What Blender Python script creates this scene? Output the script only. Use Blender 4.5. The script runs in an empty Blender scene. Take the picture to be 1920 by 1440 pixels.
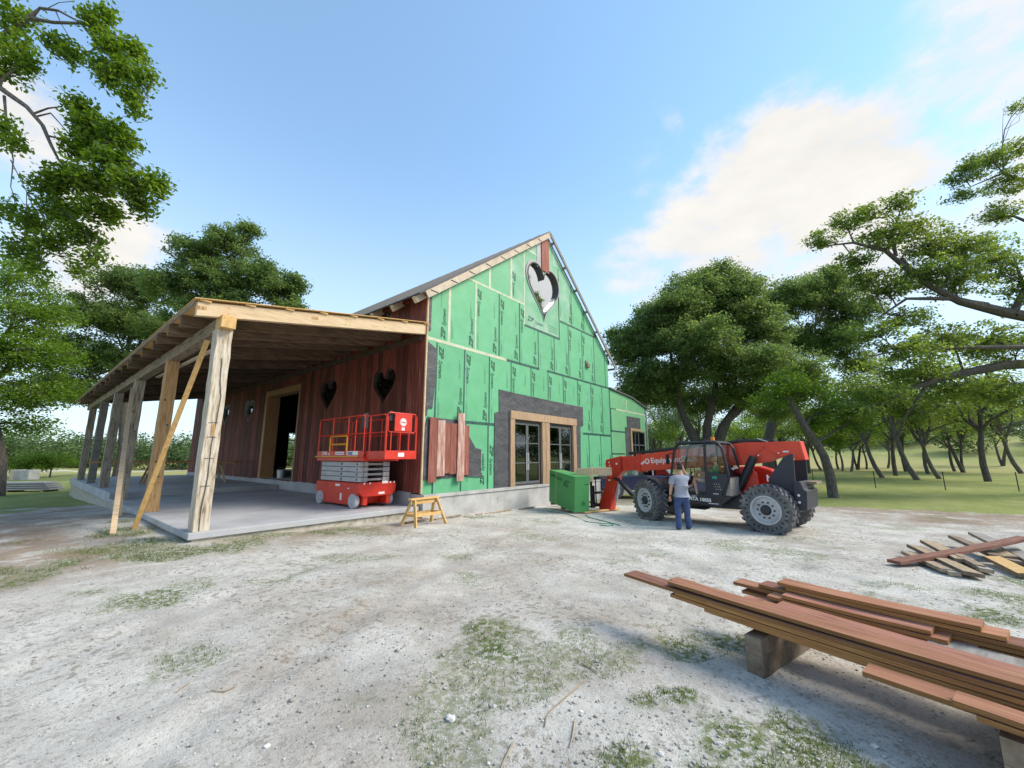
import bpy, bmesh, math, random
import numpy as np
from mathutils import Vector, Matrix, Euler
R = math.radians
random.seed(7); rng = np.random.default_rng(11)
SC = bpy.context.scene; COL = SC.collection
# ---------------------------------------------------------------- camera
F_PX, PITCH, YAW, EYE = 756.0, math.atan(135/756.0), R(39.35), 1.65   # focal length in px of a 1920 px wide frame
cam = bpy.data.cameras.new('camera'); cam_o = bpy.data.objects.new('camera', cam); COL.objects.link(cam_o)
cam.sensor_width = 36; cam.lens = F_PX/1920*36; cam.clip_end = 3000; cam.clip_start = .05
cam_o.location = (0, 0, EYE)
FW = Vector((math.cos(YAW), math.sin(YAW), 0)); RT = Vector((math.sin(YAW), -math.cos(YAW), 0))
Fv = FW*math.cos(PITCH)+Vector((0, 0, math.sin(PITCH))); Uv = Vector((0, 0, math.cos(PITCH)))-FW*math.sin(PITCH)
cam_o.rotation_euler = Matrix((RT, Uv, -Fv)).transposed().to_euler()
SC.camera = cam_o
def direction(px, py):
    return (Fv+RT*((px-960)/F_PX)-Uv*((py-720)/F_PX)).normalized()
def at(px, py, D):          # the real place of something seen at a pixel and D metres ahead
    r = Fv+RT*((px-960)/F_PX)-Uv*((py-720)/F_PX)
    return Vector((0, 0, EYE))+r*(D/r.dot(FW))
# ---------------------------------------------------------------- light
SUN_AZ, SUN_EL = R(-52), R(42)        # direction towards the sun, angle from +X
sd = Vector((math.cos(SUN_AZ)*math.cos(SUN_EL), math.sin(SUN_AZ)*math.cos(SUN_EL), math.sin(SUN_EL)))
sun = bpy.data.lights.new('sun', 'SUN'); sun.energy = 2.3; sun.angle = R(26); sun.color = (1, .90, .76)
sun_o = bpy.data.objects.new('sun', sun); COL.objects.link(sun_o); sun_o.rotation_euler = sd.to_track_quat('Z', 'Y').to_euler()
sun_o.location = sd*60
SC.view_settings.view_transform = 'Standard'; SC.view_settings.look = 'None'
SC.view_settings.exposure = 1.05; SC.view_settings.gamma = 1; SC.view_settings.use_curve_mapping = False
W = bpy.data.worlds.new('World'); SC.world = W; W.use_nodes = True
wt = W.node_tree; wt.nodes.clear()
def wn(t, **k):
    n = wt.nodes.new(t)
    for a, b in k.items(): setattr(n, a, b)
    return n
def wl(a, b): wt.links.new(a, b)
sky = wn('ShaderNodeTexSky', sky_type='NISHITA', sun_disc=False, sun_elevation=SUN_EL, sun_rotation=math.pi/2-SUN_AZ, altitude=100, air_density=1.0, dust_density=.15, ozone_density=2.5)
tc = wn('ShaderNodeTexCoord')
nz = wn('ShaderNodeTexNoise'); nz.inputs['Scale'].default_value = 3.2; nz.inputs['Detail'].default_value = 9; nz.inputs['Roughness'].default_value = .62
wl(tc.outputs['Generated'], nz.inputs['Vector'])
nz2 = wn('ShaderNodeTexNoise'); nz2.inputs['Scale'].default_value = 7.5; nz2.inputs['Detail'].default_value = 8; nz2.inputs['Roughness'].default_value = .6
mp = wn('ShaderNodeMapping'); mp.inputs['Scale'].default_value = (1, 1, 2.3); wl(tc.outputs['Generated'], mp.inputs['Vector']); wl(mp.outputs[0], nz2.inputs['Vector'])
dis = wn('ShaderNodeVectorMath', operation='SUBTRACT'); wl(nz.outputs['Color'], dis.inputs[0]); dis.inputs[1].default_value = (.5, .5, .5)
dsc = wn('ShaderNodeVectorMath', operation='SCALE'); wl(dis.outputs[0], dsc.inputs[0]); dsc.inputs['Scale'].default_value = .24
dad = wn('ShaderNodeVectorMath', operation='ADD'); wl(dsc.outputs[0], dad.inputs[0]); wl(tc.outputs['Generated'], dad.inputs[1])
def m2(op, a, b, clamp=False):
    n = wn('ShaderNodeMath', operation=op, use_clamp=clamp)
    for i, s in enumerate((a, b)):
        if s is None: continue
        if isinstance(s, (int, float)): n.inputs[i].default_value = s
        else: wl(s, n.inputs[i])
    return n.outputs[0]
# cumulus banks: (direction, inner radius, outer radius, density)
banks = [(direction(1430, 345), .05, .20, 1.0), (direction(1580, 350), .05, .22, 1.0), (direction(1310, 420), .0, .20, .85), (direction(1200, 490), .0, .18, .6), (direction(1420, 480), .0, .26, .75),
         (direction(1660, 460), .0, .26, .8), (direction(1180, 330), .0, .12, .3), (direction(1840, 60), .0, .22, .7), (direction(1900, 160), .0, .2, .6),
         (direction(235, 440), .0, .13, .95), (direction(170, 520), .0, .16, .9), (direction(20, 220), .0, .16, .8), (direction(1900, 330), .0, .25, .6), (direction(1250, 235), .0, .05, .35),
         (Vector((.72, -.55, .42)).normalized(), .1, .62, 1.0), (Vector((-.3, -.9, .3)).normalized(), .05, .5, .8), (Vector((.1, -.8, .62)).normalized(), .05, .35, .8),
         (Vector((-.9, .1, .3)).normalized(), .0, .4, .8), (Vector((-.8, -.5, .55)).normalized(), 0, .3, .7)]
acc = None
for d, r0, r1, w in banks:
    ds = wn('ShaderNodeVectorMath', operation='DISTANCE'); wl(dad.outputs[0], ds.inputs[0]); ds.inputs[1].default_value = d
    mr = wn('ShaderNodeMapRange', interpolation_type='SMOOTHSTEP'); wl(ds.outputs['Value'], mr.inputs['Value'])
    mr.inputs['From Min'].default_value = r0; mr.inputs['From Max'].default_value = r1; mr.inputs['To Min'].default_value = w; mr.inputs['To Max'].default_value = 0
    acc = mr.outputs[0] if acc is None else m2('MAXIMUM', acc, mr.outputs[0])
tex = m2('MULTIPLY', m2('SUBTRACT', nz2.outputs['Fac'], .5), 1.5)
cl = m2('ADD', acc, m2('MULTIPLY', tex, m2('MULTIPLY', acc, 2.2, True)))
cr = wn('ShaderNodeMapRange', interpolation_type='SMOOTHSTEP'); wl(cl, cr.inputs['Value']); cr.inputs['From Min'].default_value = .14; cr.inputs['From Max'].default_value = .82
sep = wn('ShaderNodeSeparateXYZ'); wl(tc.outputs['Generated'], sep.inputs[0])
hz = wn('ShaderNodeMapRange', interpolation_type='SMOOTHERSTEP'); wl(sep.outputs['Z'], hz.inputs['Value'])
hz.inputs['From Min'].default_value = -.02; hz.inputs['From Max'].default_value = .72; hz.inputs['To Min'].default_value = .88; hz.inputs['To Max'].default_value = .15
skc = wn('ShaderNodeVectorMath', operation='MULTIPLY'); wl(sky.outputs[0], skc.inputs[0]); skc.inputs[1].default_value = (.90, 1.10, 1.08)
def mixc(f, a, b):
    n = wn('ShaderNodeMix', data_type='RGBA')
    wl(f, n.inputs[0])
    for s, i in ((a, 6), (b, 7)):
        if isinstance(s, tuple): n.inputs[i].default_value = s+(1,)
        else: wl(s, n.inputs[i])
    return n.outputs[2]
SKYC = dict(cloud=(3.0, 2.92, 2.78), haze=(2.65, 3.15, 3.55))
c1 = mixc(hz.outputs[0], skc.outputs[0], SKYC['haze'])
shade = m2('ADD', .86, m2('MULTIPLY', nz2.outputs['Fac'], .3))
cv = wn('ShaderNodeVectorMath', operation='SCALE'); cv.inputs[0].default_value = SKYC['cloud']; wl(shade, cv.inputs['Scale'])
c2 = mixc(cr.outputs[0], c1, cv.outputs[0])
bg = wn('ShaderNodeBackground'); wl(c2, bg.inputs[0]); bg.inputs[1].default_value = .15
ow = wn('ShaderNodeOutputWorld'); wl(bg.outputs[0], ow.inputs[0])

# ---------------------------------------------------------------- object helpers
def tag(o, label=None, cat=None, group=None, kind=None):
    if label: o['label'] = label
    if cat: o['category'] = cat
    if group: o['group'] = group
    if kind: o['kind'] = kind
    return o
def thing(name, label, cat, loc=(0, 0, 0), rotz=0, group=None, rot=None):
    o = bpy.data.objects.new(name, None); COL.objects.link(o); o.location = loc
    o.rotation_euler = rot if rot else (0, 0, rotz); o.empty_display_size = .2
    return tag(o, label, cat, group)
def add(name, me, parent=None, m=None, loc=None, rot=None):
    o = bpy.data.objects.new(name, me); COL.objects.link(o)
    if m is not None and not me.materials: me.materials.append(m)
    if parent is not None: o.parent = parent
    if loc is not None: o.location = loc
    if rot is not None: o.rotation_euler = rot
    return o
def origin_of(p):
    v = Vector((0, 0, 0))
    while p is not None: v = v+p.location; p = p.parent
    return v
class MB:
    """collects shapes; build() links them as ONE mesh object"""
    def __init__(s): s.v = []; s.f = []; s.mi = []; s.cur = 0
    def _add(s, vs, fs):
        n = len(s.v); s.v += [tuple(x) for x in vs]; s.f += [tuple(n+i for i in f) for f in fs]; s.mi += [s.cur]*len(fs); return s
    def box(s, a, b):
        (x0, y0, z0), (x1, y1, z1) = a, b
        vs = [(x0,y0,z0),(x1,y0,z0),(x1,y1,z0),(x0,y1,z0),(x0,y0,z1),(x1,y0,z1),(x1,y1,z1),(x0,y1,z1)]
        return s._add(vs, [(3,2,1,0),(4,5,6,7),(0,1,5,4),(1,2,6,5),(2,3,7,6),(3,0,4,7)])
    def cbox(s, c, size, rot=None):
        hx, hy, hz_ = [k/2 for k in size]; M = (rot if isinstance(rot, Matrix) else Euler(rot).to_matrix()) if rot else Matrix.Identity(3)
        vs = [Vector(c)+M@Vector((x*hx, y*hy, z*hz_)) for z in (-1, 1) for x, y in ((-1,-1),(1,-1),(1,1),(-1,1))]
        return s._add(vs, [(3,2,1,0),(4,5,6,7),(0,1,5,4),(1,2,6,5),(2,3,7,6),(3,0,4,7)])
    def beam(s, p, q, w, h, up=(0, 0, 1), w2=None, h2=None):
        p, q = Vector(p), Vector(q); d = (q-p).normalized(); sx = d.cross(Vector(up))
        if sx.length < 1e-3: sx = d.cross(Vector((1, 0, 0)))
        sx.normalize(); sz = sx.cross(d); w2 = w2 or w; h2 = h2 or h
        vs = [p+sx*(a*w/2)+sz*(b*h/2) for a, b in ((-1,-1),(1,-1),(1,1),(-1,1))]+[q+sx*(a*w2/2)+sz*(b*h2/2) for a, b in ((-1,-1),(1,-1),(1,1),(-1,1))]
        return s._add(vs, [(3,2,1,0),(4,5,6,7),(0,1,5,4),(1,2,6,5),(2,3,7,6),(3,0,4,7)])
    def tube(s, pts, rad, n=8, cap=True):
        pts = [Vector(p) for p in pts]; k = len(pts)
        if not hasattr(rad, '__len__'): rad = [rad]*k
        vs = []; fs = []; a = None
        for i, p in enumerate(pts):
            d = (pts[min(i+1, k-1)]-pts[max(i-1, 0)]).normalized()
            if a is None: a = d.orthogonal().normalized()
            a = (a-d*a.dot(d)); a = a.normalized() if a.length > 1e-5 else d.orthogonal().normalized()
            b = d.cross(a)
            vs += [p+(a*math.cos(t)+b*math.sin(t))*rad[i] for t in [2*math.pi*j/n for j in range(n)]]
        for i in range(k-1):
            for j in range(n): fs.append((i*n+j, i*n+(j+1)%n, (i+1)*n+(j+1)%n, (i+1)*n+j))
        if cap: fs += [tuple(range(n-1, -1, -1)), tuple((k-1)*n+j for j in range(n))]
        return s._add(vs, fs)
    def lathe(s, prof, c=(0,0,0), axis='Y', n=32):
        vs = []; fs = []; k = len(prof)
        for j in range(n):
            t = 2*math.pi*j/n
            for r, h in prof:
                p = {'Y': (r*math.cos(t), h, r*math.sin(t)), 'X': (h, r*math.cos(t), r*math.sin(t)), 'Z': (r*math.cos(t), r*math.sin(t), h)}[axis]
                vs.append(Vector(p)+Vector(c))
        for j in range(n):
            for i in range(k-1): fs.append((j*k+i, j*k+i+1, ((j+1)%n)*k+i+1, ((j+1)%n)*k+i))
        return s._add(vs, fs)
    def prism(s, poly, f, d0, d1):
        """poly: 2D outline, f(u, v, d) -> 3D; extruded from d0 to d1"""
        n = len(poly); vs = [f(u, v, d0) for u, v in poly]+[f(u, v, d1) for u, v in poly]
        return s._add(vs, [tuple(range(n)), tuple(range(2*n-1, n-1, -1))]+[(i, i+n, (i+1)%n+n, (i+1)%n) for i in range(n)])
    def mesh(s, name, mats=(), smooth=False, off=None, bevel=0):
        me = bpy.data.meshes.new(name)
        vs = s.v if off is None else [(v[0]-off[0], v[1]-off[1], v[2]-off[2]) for v in s.v]
        me.from_pydata(vs, [], s.f); me.update()
        bm = bmesh.new(); bm.from_mesh(me); bmesh.ops.recalc_face_normals(bm, faces=bm.faces)
        if bevel: bmesh.ops.bevel(bm, geom=[e for e in bm.edges if len(e.link_faces) == 2 and e.calc_face_angle(0) > .5], offset=bevel, segments=1, affect='EDGES', clamp_overlap=True)
        bm.to_mesh(me); bm.free()
        for m in mats: me.materials.append(m)
        if len(mats) > 1 and not bevel: me.polygons.foreach_set('material_index', s.mi)
        if smooth:
            me.polygons.foreach_set('use_smooth', [True]*len(me.polygons))
            try: me.set_sharp_from_angle(angle=R(38))
            except Exception: pass
        return me
    def build(s, name, m, parent=None, world=False, smooth=False, bevel=0):
        mats = m if isinstance(m, (list, tuple)) else [m]
        off = origin_of(parent) if (world and parent is not None) else None
        return add(name, s.mesh(name, mats, smooth, off, bevel), parent)
def bake(o):      # apply the modifiers of an object
    dg = bpy.context.evaluated_depsgraph_get()
    me = bpy.data.meshes.new_from_object(o.evaluated_get(dg)); me.name = o.name
    o.modifiers.clear(); old = o.data; o.data = me
    return o
def cut(objs, cutter):
    for o in objs:
        md = o.modifiers.new('b', 'BOOLEAN'); md.operation = 'DIFFERENCE'; md.object = cutter; md.solver = 'EXACT'
    bpy.context.view_layer.update()
    for o in objs: bake(o)
_txt = {}
def text_mesh(body, size, bold=.0, shear=0, depth=.0015, align='LEFT'):
    key = (body, size, bold, shear, depth, align)
    if key in _txt: return _txt[key]
    c = bpy.data.curves.new('lettering', 'FONT'); c.body = body; c.size = size; c.offset = bold*size; c.shear = shear; c.extrude = depth; c.resolution_u = 2; c.align_x = align
    o = bpy.data.objects.new('lettering', c); COL.objects.link(o); bpy.context.view_layer.update()
    me = bpy.data.meshes.new_from_object(o.evaluated_get(bpy.context.evaluated_depsgraph_get())); me.name = 'lettering'
    bpy.data.objects.remove(o); _txt[key] = me; return me
def text_into(mb, body, size, M, **k):
    me = text_mesh(body, size, **k); vs = [M@v.co for v in me.vertices]
    mb._add(vs, [tuple(p.vertices) for p in me.polygons])
def lettering(name, body, size, M, m, parent, **k):   # M places the text plane in the parent's frame
    mb = MB(); text_into(mb, body, size, M, **k); return mb.build(name, m, parent)
def frame3(o, x, y):   # matrix with origin o, text direction x, text up y
    x = Vector(x).normalized(); y = Vector(y).normalized(); z = x.cross(y)
    return Matrix(((x.x, y.x, z.x, o[0]), (x.y, y.y, z.y, o[1]), (x.z, y.z, z.z, o[2]), (0, 0, 0, 1)))
# value noise for shaping terrain
def vnoise(x, y, seed=0):
    x = np.asarray(x, float); y = np.asarray(y, float); xi = np.floor(x).astype(np.int64); yi = np.floor(y).astype(np.int64); fx = x-xi; fy = y-yi
    fx = fx*fx*(3-2*fx); fy = fy*fy*(3-2*fy)
    def h(a, b):
        n = (a*374761393+b*668265263+seed*144665)&0x7fffffff; n = ((n^(n>>13))*1274126177)&0x7fffffff; return ((n^(n>>16))&0xffff)/65535.
    return (h(xi, yi)*(1-fx)+h(xi+1, yi)*fx)*(1-fy)+(h(xi, yi+1)*(1-fx)+h(xi+1, yi+1)*fx)*fy
def fbm(x, y, seed=0, oct=4):
    s = 0; a = .5
    for i in range(oct): s = s+a*vnoise(x*2**i, y*2**i, seed+i*17); a *= .5
    return s/(1-.5**oct)
def sst(x, a, b):
    t = np.clip((np.asarray(x, float)-a)/(b-a), 0, 1); return t*t*(3-2*t)
def ground_z(x, y, rough=True):
    x = np.asarray(x, float); y = np.asarray(y, float)
    z = -.03*np.clip(x-2.3, 0, 16)
    z = z-.035*np.clip(y-15, 0, 18)*(1-sst(x, 2.2, 6))*sst(y, 15, 18)
    z = z-.55*sst(y, 40, 60)*sst(x, 2.2, 8)*(1-sst(x, 8, 30))
    far = np.hypot(x, y)
    # low hill to the right, behind the grove
    z = z+sst(x, 85, 190)*(8.5*np.exp(-((y+22)/60)**2)+1.2)+sst(far, 150, 330)*1.5
    # heap of crushed limestone at the right edge of the yard
    z = z+1.15*np.exp(-(((x-15.4)/1.7)**2+((y+4.9)/1.25)**2)**1.0)
    if rough:
        for (ax, ay, bx_, by_) in ((-6, 2.0, 10.5, 8.2), (2.5, -4, 9.8, 3.6)):
            L_ = math.hypot(bx_-ax, by_-ay); u_, v_ = (bx_-ax)/L_, (by_-ay)/L_; s_ = (x-ax)*u_+(y-ay)*v_; d_ = -(x-ax)*v_+(y-ay)*u_+.35*np.sin(s_*.35); w_ = sst(s_, 0, 2)*(1-sst(s_, L_-2, L_))
            for o_ in (-.95, .95): e_ = (d_-o_)/.16; z = z-.022*w_*np.exp(-e_*e_)+.010*w_*np.exp(-(np.abs(e_)-1.7)**2*4)
        near = 1-sst(far, 14, 40)
        z = z+(fbm(x*.55, y*.55, 3)-.5)*.09*near+(fbm(x*2.3, y*2.3, 9)-.5)*.035*near+(fbm(x*9, y*9, 21)-.5)*.014*(1-sst(far, 6, 14))
        z = z+(fbm(x*.06, y*.06, 5)-.5)*1.0*sst(far, 45, 110)
    return z
def gz(x, y): return float(ground_z(x, y))

# ---------------------------------------------------------------- materials
def mat(name):
    m = bpy.data.materials.new(name); m.use_nodes = True; nt = m.node_tree
    return m, nt, nt.nodes['Principled BSDF']
def node(nt, t, ins=None, **k):
    n = nt.nodes.new(t)
    for a, b in k.items(): setattr(n, a, b)
    for a, b in (ins or {}).items(): n.inputs[a].default_value = b
    return n
def ramp(nt, fac, stops):
    r = nt.nodes.new('ShaderNodeValToRGB'); e = r.color_ramp.elements
    while len(e) < len(stops): e.new(.5)
    for el, (p, c) in zip(e, stops): el.position = p; el.color = tuple(c)+(1,)
    nt.links.new(fac, r.inputs[0]); return r.outputs[0]
def simple(name, stops, scale=6, stretch=(1, 1, 1), rough=.7, bump=.15, metallic=0, detail=6, vary=.0, spec=.5, bdist=.01, dirt=None, contrast=(.3, .7)):
    """noise-driven colour between the stops, a random offset and tone for each object, and fine relief"""
    m, nt, b = mat(name); L = nt.links.new
    tc_ = node(nt, 'ShaderNodeTexCoord'); mp_ = node(nt, 'ShaderNodeMapping'); mp_.inputs['Scale'].default_value = stretch
    oi = node(nt, 'ShaderNodeObjectInfo'); ad = node(nt, 'ShaderNodeVectorMath', operation='ADD'); sc = node(nt, 'ShaderNodeMath', operation='MULTIPLY'); sc.inputs[1].default_value = 37.
    L(oi.outputs['Random'], sc.inputs[0]); L(tc_.outputs['Object'], ad.inputs[0]); L(sc.outputs[0], ad.inputs[1]); L(ad.outputs[0], mp_.inputs['Vector'])
    n1 = node(nt, 'ShaderNodeTexNoise', {'Scale': scale, 'Detail': detail, 'Roughness': .62}); L(mp_.outputs[0], n1.inputs['Vector'])
    mr = node(nt, 'ShaderNodeMapRange'); mr.inputs['From Min'].default_value = contrast[0]; mr.inputs['From Max'].default_value = contrast[1]; L(n1.outputs['Fac'], mr.inputs['Value'])
    k = len(stops); col = ramp(nt, mr.outputs[0], [(i/(k-1), s) for i, s in enumerate(stops)])
    if vary:
        hs = node(nt, 'ShaderNodeHueSaturation'); mv = node(nt, 'ShaderNodeMapRange'); mv.inputs['To Min'].default_value = 1-vary; mv.inputs['To Max'].default_value = 1+vary
        L(oi.outputs['Random'], mv.inputs['Value']); L(mv.outputs[0], hs.inputs['Value']); L(col, hs.inputs['Color']); col = hs.outputs[0]
    if dirt:
        nd = node(nt, 'ShaderNodeTexNoise', {'Scale': dirt[1], 'Detail': 5, 'Roughness': .7}); L(ad.outputs[0], nd.inputs['Vector'])
        dr = node(nt, 'ShaderNodeMapRange'); dr.inputs['From Min'].default_value = dirt[2]; dr.inputs['From Max'].default_value = dirt[2]+.14; L(nd.outputs['Fac'], dr.inputs['Value'])
        mx = node(nt, 'ShaderNodeMix', data_type='RGBA'); L(dr.outputs[0], mx.inputs[0]); L(col, mx.inputs[6]); mx.inputs[7].default_value = tuple(dirt[0])+(1,); col = mx.outputs[2]
    L(col, b.inputs['Base Color']); b.inputs['Roughness'].default_value = rough; b.inputs['Metallic'].default_value = metallic; b.inputs['Specular IOR Level'].default_value = spec
    if bump:
        bp = node(nt, 'ShaderNodeBump', {'Strength': bump, 'Distance': bdist}); L(n1.outputs['Fac'], bp.inputs['Height']); L(bp.outputs[0], b.inputs['Normal'])
    return m
M = {}
M['concrete'] = simple('concrete', [(.30, .30, .29), (.42, .42, .41), (.50, .50, .49)], 1.6, rough=.9, bump=.25, dirt=((.27, .26, .23), 3, .6))
M['slab'] = simple('slab_concrete', [(.30, .31, .33), (.38, .39, .41), (.45, .46, .47)], .9, rough=.75, bump=.1, dirt=((.5, .5, .49), 2.2, .6))
M['rough_concrete'] = simple('rough_concrete', [(.22, .20, .17), (.42, .39, .33), (.52, .49, .43)], 5, rough=.95, bump=.8, bdist=.03)
M['old_beam'] = simple('weathered_timber', [(.10, .08, .058), (.27, .22, .165), (.38, .325, .26), (.46, .41, .345)], 3.2, (6, 6, .7), rough=.85, bump=.5, vary=.16)
M['old_beam_h'] = simple('weathered_beam', [(.10, .075, .05), (.25, .195, .14), (.36, .29, .21)], 3.2, (6, .7, 6), rough=.85, bump=.5, vary=.12)
M['white_post'] = simple('bleached_timber', [(.20, .15, .10), (.43, .36, .27), (.56, .50, .41), (.62, .57, .49)], 3.6, (7, 7, .8), rough=.85, bump=.6)
M['orange_post'] = simple('tan_timber', [(.22, .115, .045), (.42, .25, .11), (.50, .33, .17)], 3.6, (7, 7, .8), rough=.85, bump=.6)
M['grey_timber'] = simple('grey_timber', [(.14, .125, .11), (.26, .24, .215), (.34, .32, .29)], 3.0, (.8, 6, 6), rough=.9, bump=.4, vary=.25)
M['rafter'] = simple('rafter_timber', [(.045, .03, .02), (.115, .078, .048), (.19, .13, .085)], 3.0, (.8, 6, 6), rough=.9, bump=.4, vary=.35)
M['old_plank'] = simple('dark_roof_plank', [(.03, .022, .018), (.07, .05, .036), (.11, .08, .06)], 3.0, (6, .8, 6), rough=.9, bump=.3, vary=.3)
M['pine'] = simple('pine_board', [(.44, .31, .18), (.56, .42, .26), (.62, .49, .33)], 3.0, (.8, 6, 6), rough=.75, bump=.2, vary=.08)
M['fresh_pine'] = simple('fresh_pine', [(.48, .27, .085), (.62, .39, .15), (.68, .46, .2)], 4, (3, 3, 3), rough=.7, bump=.15, vary=.08)
M['pale_board'] = simple('rake_board', [(.40, .33, .25), (.52, .44, .34), (.6, .53, .43)], 3.0, (1, 6, 1), rough=.8, bump=.3)
M['red_wood'] = simple('barn_red_wood', [(.035, .011, .009), (.125, .027, .018), (.20, .05, .035), (.38, .25, .21)], 2.6, (7, 7, .35), rough=.75, bump=.4, vary=.5, contrast=(.28, .76))
M['red_patch'] = simple('faded_red_wood', [(.17, .045, .03), (.27, .085, .06), (.36, .16, .125)], 3.0, (7, 7, .6), rough=.8, bump=.4, vary=.25)
M['pink_patch'] = simple('stripped_red_wood', [(.25, .09, .07), (.40, .24, .2), (.58, .5, .42)], 3.0, (5, 5, .6), rough=.8, bump=.4, vary=.1)
M['red_lumber'] = simple('red_lumber', [(.12, .045, .03), (.25, .098, .062), (.34, .155, .105), (.42, .25, .19)], 3.4, (10, .7, 10), rough=.8, bump=.5, vary=.32, contrast=(.25, .8))
M['lumber_edge'] = simple('sawn_edge', [(.16, .065, .022), (.33, .155, .048), (.45, .245, .085)], 4.0, (10, .7, 30), rough=.8, bump=.3, vary=.3, contrast=(.25, .8))
M['orange_frame'] = simple('cedar_frame', [(.26, .12, .045), (.36, .19, .085), (.42, .24, .12)], 3.0, (8, 8, .7), rough=.6, bump=.2, vary=.08)
M['door_wood'] = simple('door_trim_wood', [(.26, .16, .085), (.37, .25, .15), (.44, .31, .2)], 3.0, (6, 6, .7), rough=.6, bump=.25, vary=.06)
M['scrap'] = simple('scrap_wood', [(.14, .10, .07), (.27, .20, .14), (.38, .30, .22)], 4.0, (2, 2, 2), rough=.9, bump=.3, vary=.4)
M['green'] = simple('green_sheathing', [(.095, .36, .18), (.11, .395, .20), (.125, .42, .22)], 2.0, rough=.6, bump=.04, vary=.045, dirt=((.15, .42, .26), 1.3, .56))
M['green_dust'] = simple('oversprayed_sheathing', [(.11, .37, .2), (.18, .41, .26), (.3, .47, .37)], 1.1, rough=.7, bump=.04)
M['green_annex'] = simple('annex_sheathing', [(.13, .37, .18), (.15, .40, .2), (.16, .42, .21)], 2.0, rough=.6, bump=.04, vary=.05)
M['green_load'] = simple('sheet_stack_green', [(.055, .25, .075), (.065, .29, .085), (.075, .32, .095)], 2.0, (1, 1, 30), rough=.65, bump=.25)
M['ink'] = simple('printed_ink', [(.006, .05, .03), (.010, .07, .04)], 5, rough=.7, bump=0)
M['tape_pale'] = simple('pale_seam_tape', [(.30, .43, .28), (.50, .52, .38), (.58, .58, .45)], 5, rough=.6, bump=.1, dirt=((.25, .5, .33), 5, .58))
M['tape_dark'] = simple('dark_seam_tape', [(.008, .045, .04), (.015, .075, .06), (.03, .13, .10)], 6, rough=.5, bump=.2, dirt=((.2, .42, .34), 14, .62))
M['membrane'] = simple('black_membrane', [(.045, .047, .055), (.062, .064, .074), (.085, .087, .1)], 2.2, (1, 1, 1.5), rough=.6, bump=.9, bdist=.06)
M['metal_roof'] = simple('metal_roofing', [(.075, .08, .085), (.11, .115, .12)], 1.5, rough=.6, bump=.03, metallic=.0)
M['steel_grey'] = simple('zinc_grey', [(.26, .27, .29), (.36, .37, .39)], 2, rough=.55, bump=.05)
M['dark_frame'] = simple('bronze_frame', [(.035, .034, .034), (.055, .052, .05)], 4, rough=.4, bump=.02)
M['mullion'] = simple('grey_muntin', [(.10, .105, .115), (.14, .145, .155)], 4, rough=.4, bump=.02)
M['black'] = simple('black_paint', [(.012, .013, .018), (.022, .023, .03)], 3, rough=.45, bump=.03, dirt=((.06, .058, .055), 4, .66))
M['navy_black'] = simple('dusty_black_plate', [(.016, .018, .03), (.028, .03, .045)], 2, rough=.5, bump=.03, dirt=((.07, .068, .07), 3, .64))
M['rubber'] = simple('tyre_rubber', [(.07, .07, .075), (.125, .125, .13), (.21, .205, .2)], 4, rough=.85, bump=.1, dirt=((.24, .24, .235), 6, .6))
M['grey_rubber'] = simple('non_marking_rubber', [(.34, .34, .36), (.5, .5, .52)], 5, rough=.8, bump=.05)
M['red'] = simple('red_machine_paint', [(.50, .024, .013), (.60, .034, .017), (.62, .045, .024)], 2, rough=.35, bump=.02, dirt=((.38, .05, .03), 3, .62))
M['boom_red'] = simple('boom_red_paint', [(.60, .04, .016), (.70, .055, .02), (.72, .07, .03)], 1.5, rough=.38, bump=.02, dirt=((.42, .07, .04), 3, .64))
M['yellow'] = simple('safety_yellow', [(.55, .27, .02), (.66, .34, .03)], 3, rough=.5, bump=.02)
M['rim'] = simple('grey_rim_paint', [(.34, .35, .37), (.46, .47, .49), (.52, .53, .55)], 3, rough=.55, bump=.03, dirt=((.3, .29, .27), 5, .62))
M['lift_grey'] = simple('scissor_arm_grey', [(.34, .35, .37), (.46, .47, .49)], 2, rough=.5, bump=.03, dirt=((.25, .25, .26), 5, .64))
M['white'] = simple('white_print', [(.72, .72, .72), (.8, .8, .8)], 4, rough=.5, bump=0)
M['blue_ink'] = simple('blue_print', [(.05, .04, .22), (.06, .05, .26)], 4, rough=.5, bump=0)
M['amber'] = simple('amber_lens', [(.8, .22, .02), (.85, .27, .03)], 4, rough=.3, bump=0)
M['strap'] = simple('yellow_strap', [(.35, .42, .12), (.45, .5, .18)], 6, rough=.6, bump=.1)
M['rope'] = simple('green_cord', [(.02, .22, .13), (.04, .3, .2)], 6, rough=.6, bump=.1)
M['bark'] = simple('oak_bark', [(.04, .034, .029), (.085, .074, .064), (.15, .133, .115)], 5, (3, 3, .8), rough=.95, bump=1.0, bdist=.04)
M['bark_grey'] = simple('grey_bark', [(.06, .055, .05), (.12, .108, .1), (.19, .175, .16)], 5, (3, 3, .8), rough=.95, bump=1.0, bdist=.04)
M['skin'] = simple('skin', [(.42, .22, .15), (.5, .28, .2)], 5, rough=.55, bump=.02)
M['shirt_grey'] = simple('grey_cotton', [(.26, .28, .34), (.33, .35, .42)], 9, rough=.95, bump=.3)
M['denim'] = simple('blue_denim', [(.03, .055, .14), (.055, .09, .21)], 8, rough=.95, bump=.3)
M['cap'] = simple('black_cloth', [(.015, .015, .014), (.03, .03, .028)], 9, rough=.9, bump=.1)
M['hair'] = simple('dark_hair', [(.02, .014, .01), (.04, .028, .02)], 20, rough=.7, bump=.3)
M['shorts'] = simple('khaki_cloth', [(.3, .27, .24), (.4, .37, .33)], 9, rough=.95, bump=.2)
M['green_shirt'] = simple('green_shirt', [(.03, .22, .10), (.05, .3, .15)], 9, rough=.95, bump=.2)
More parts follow.
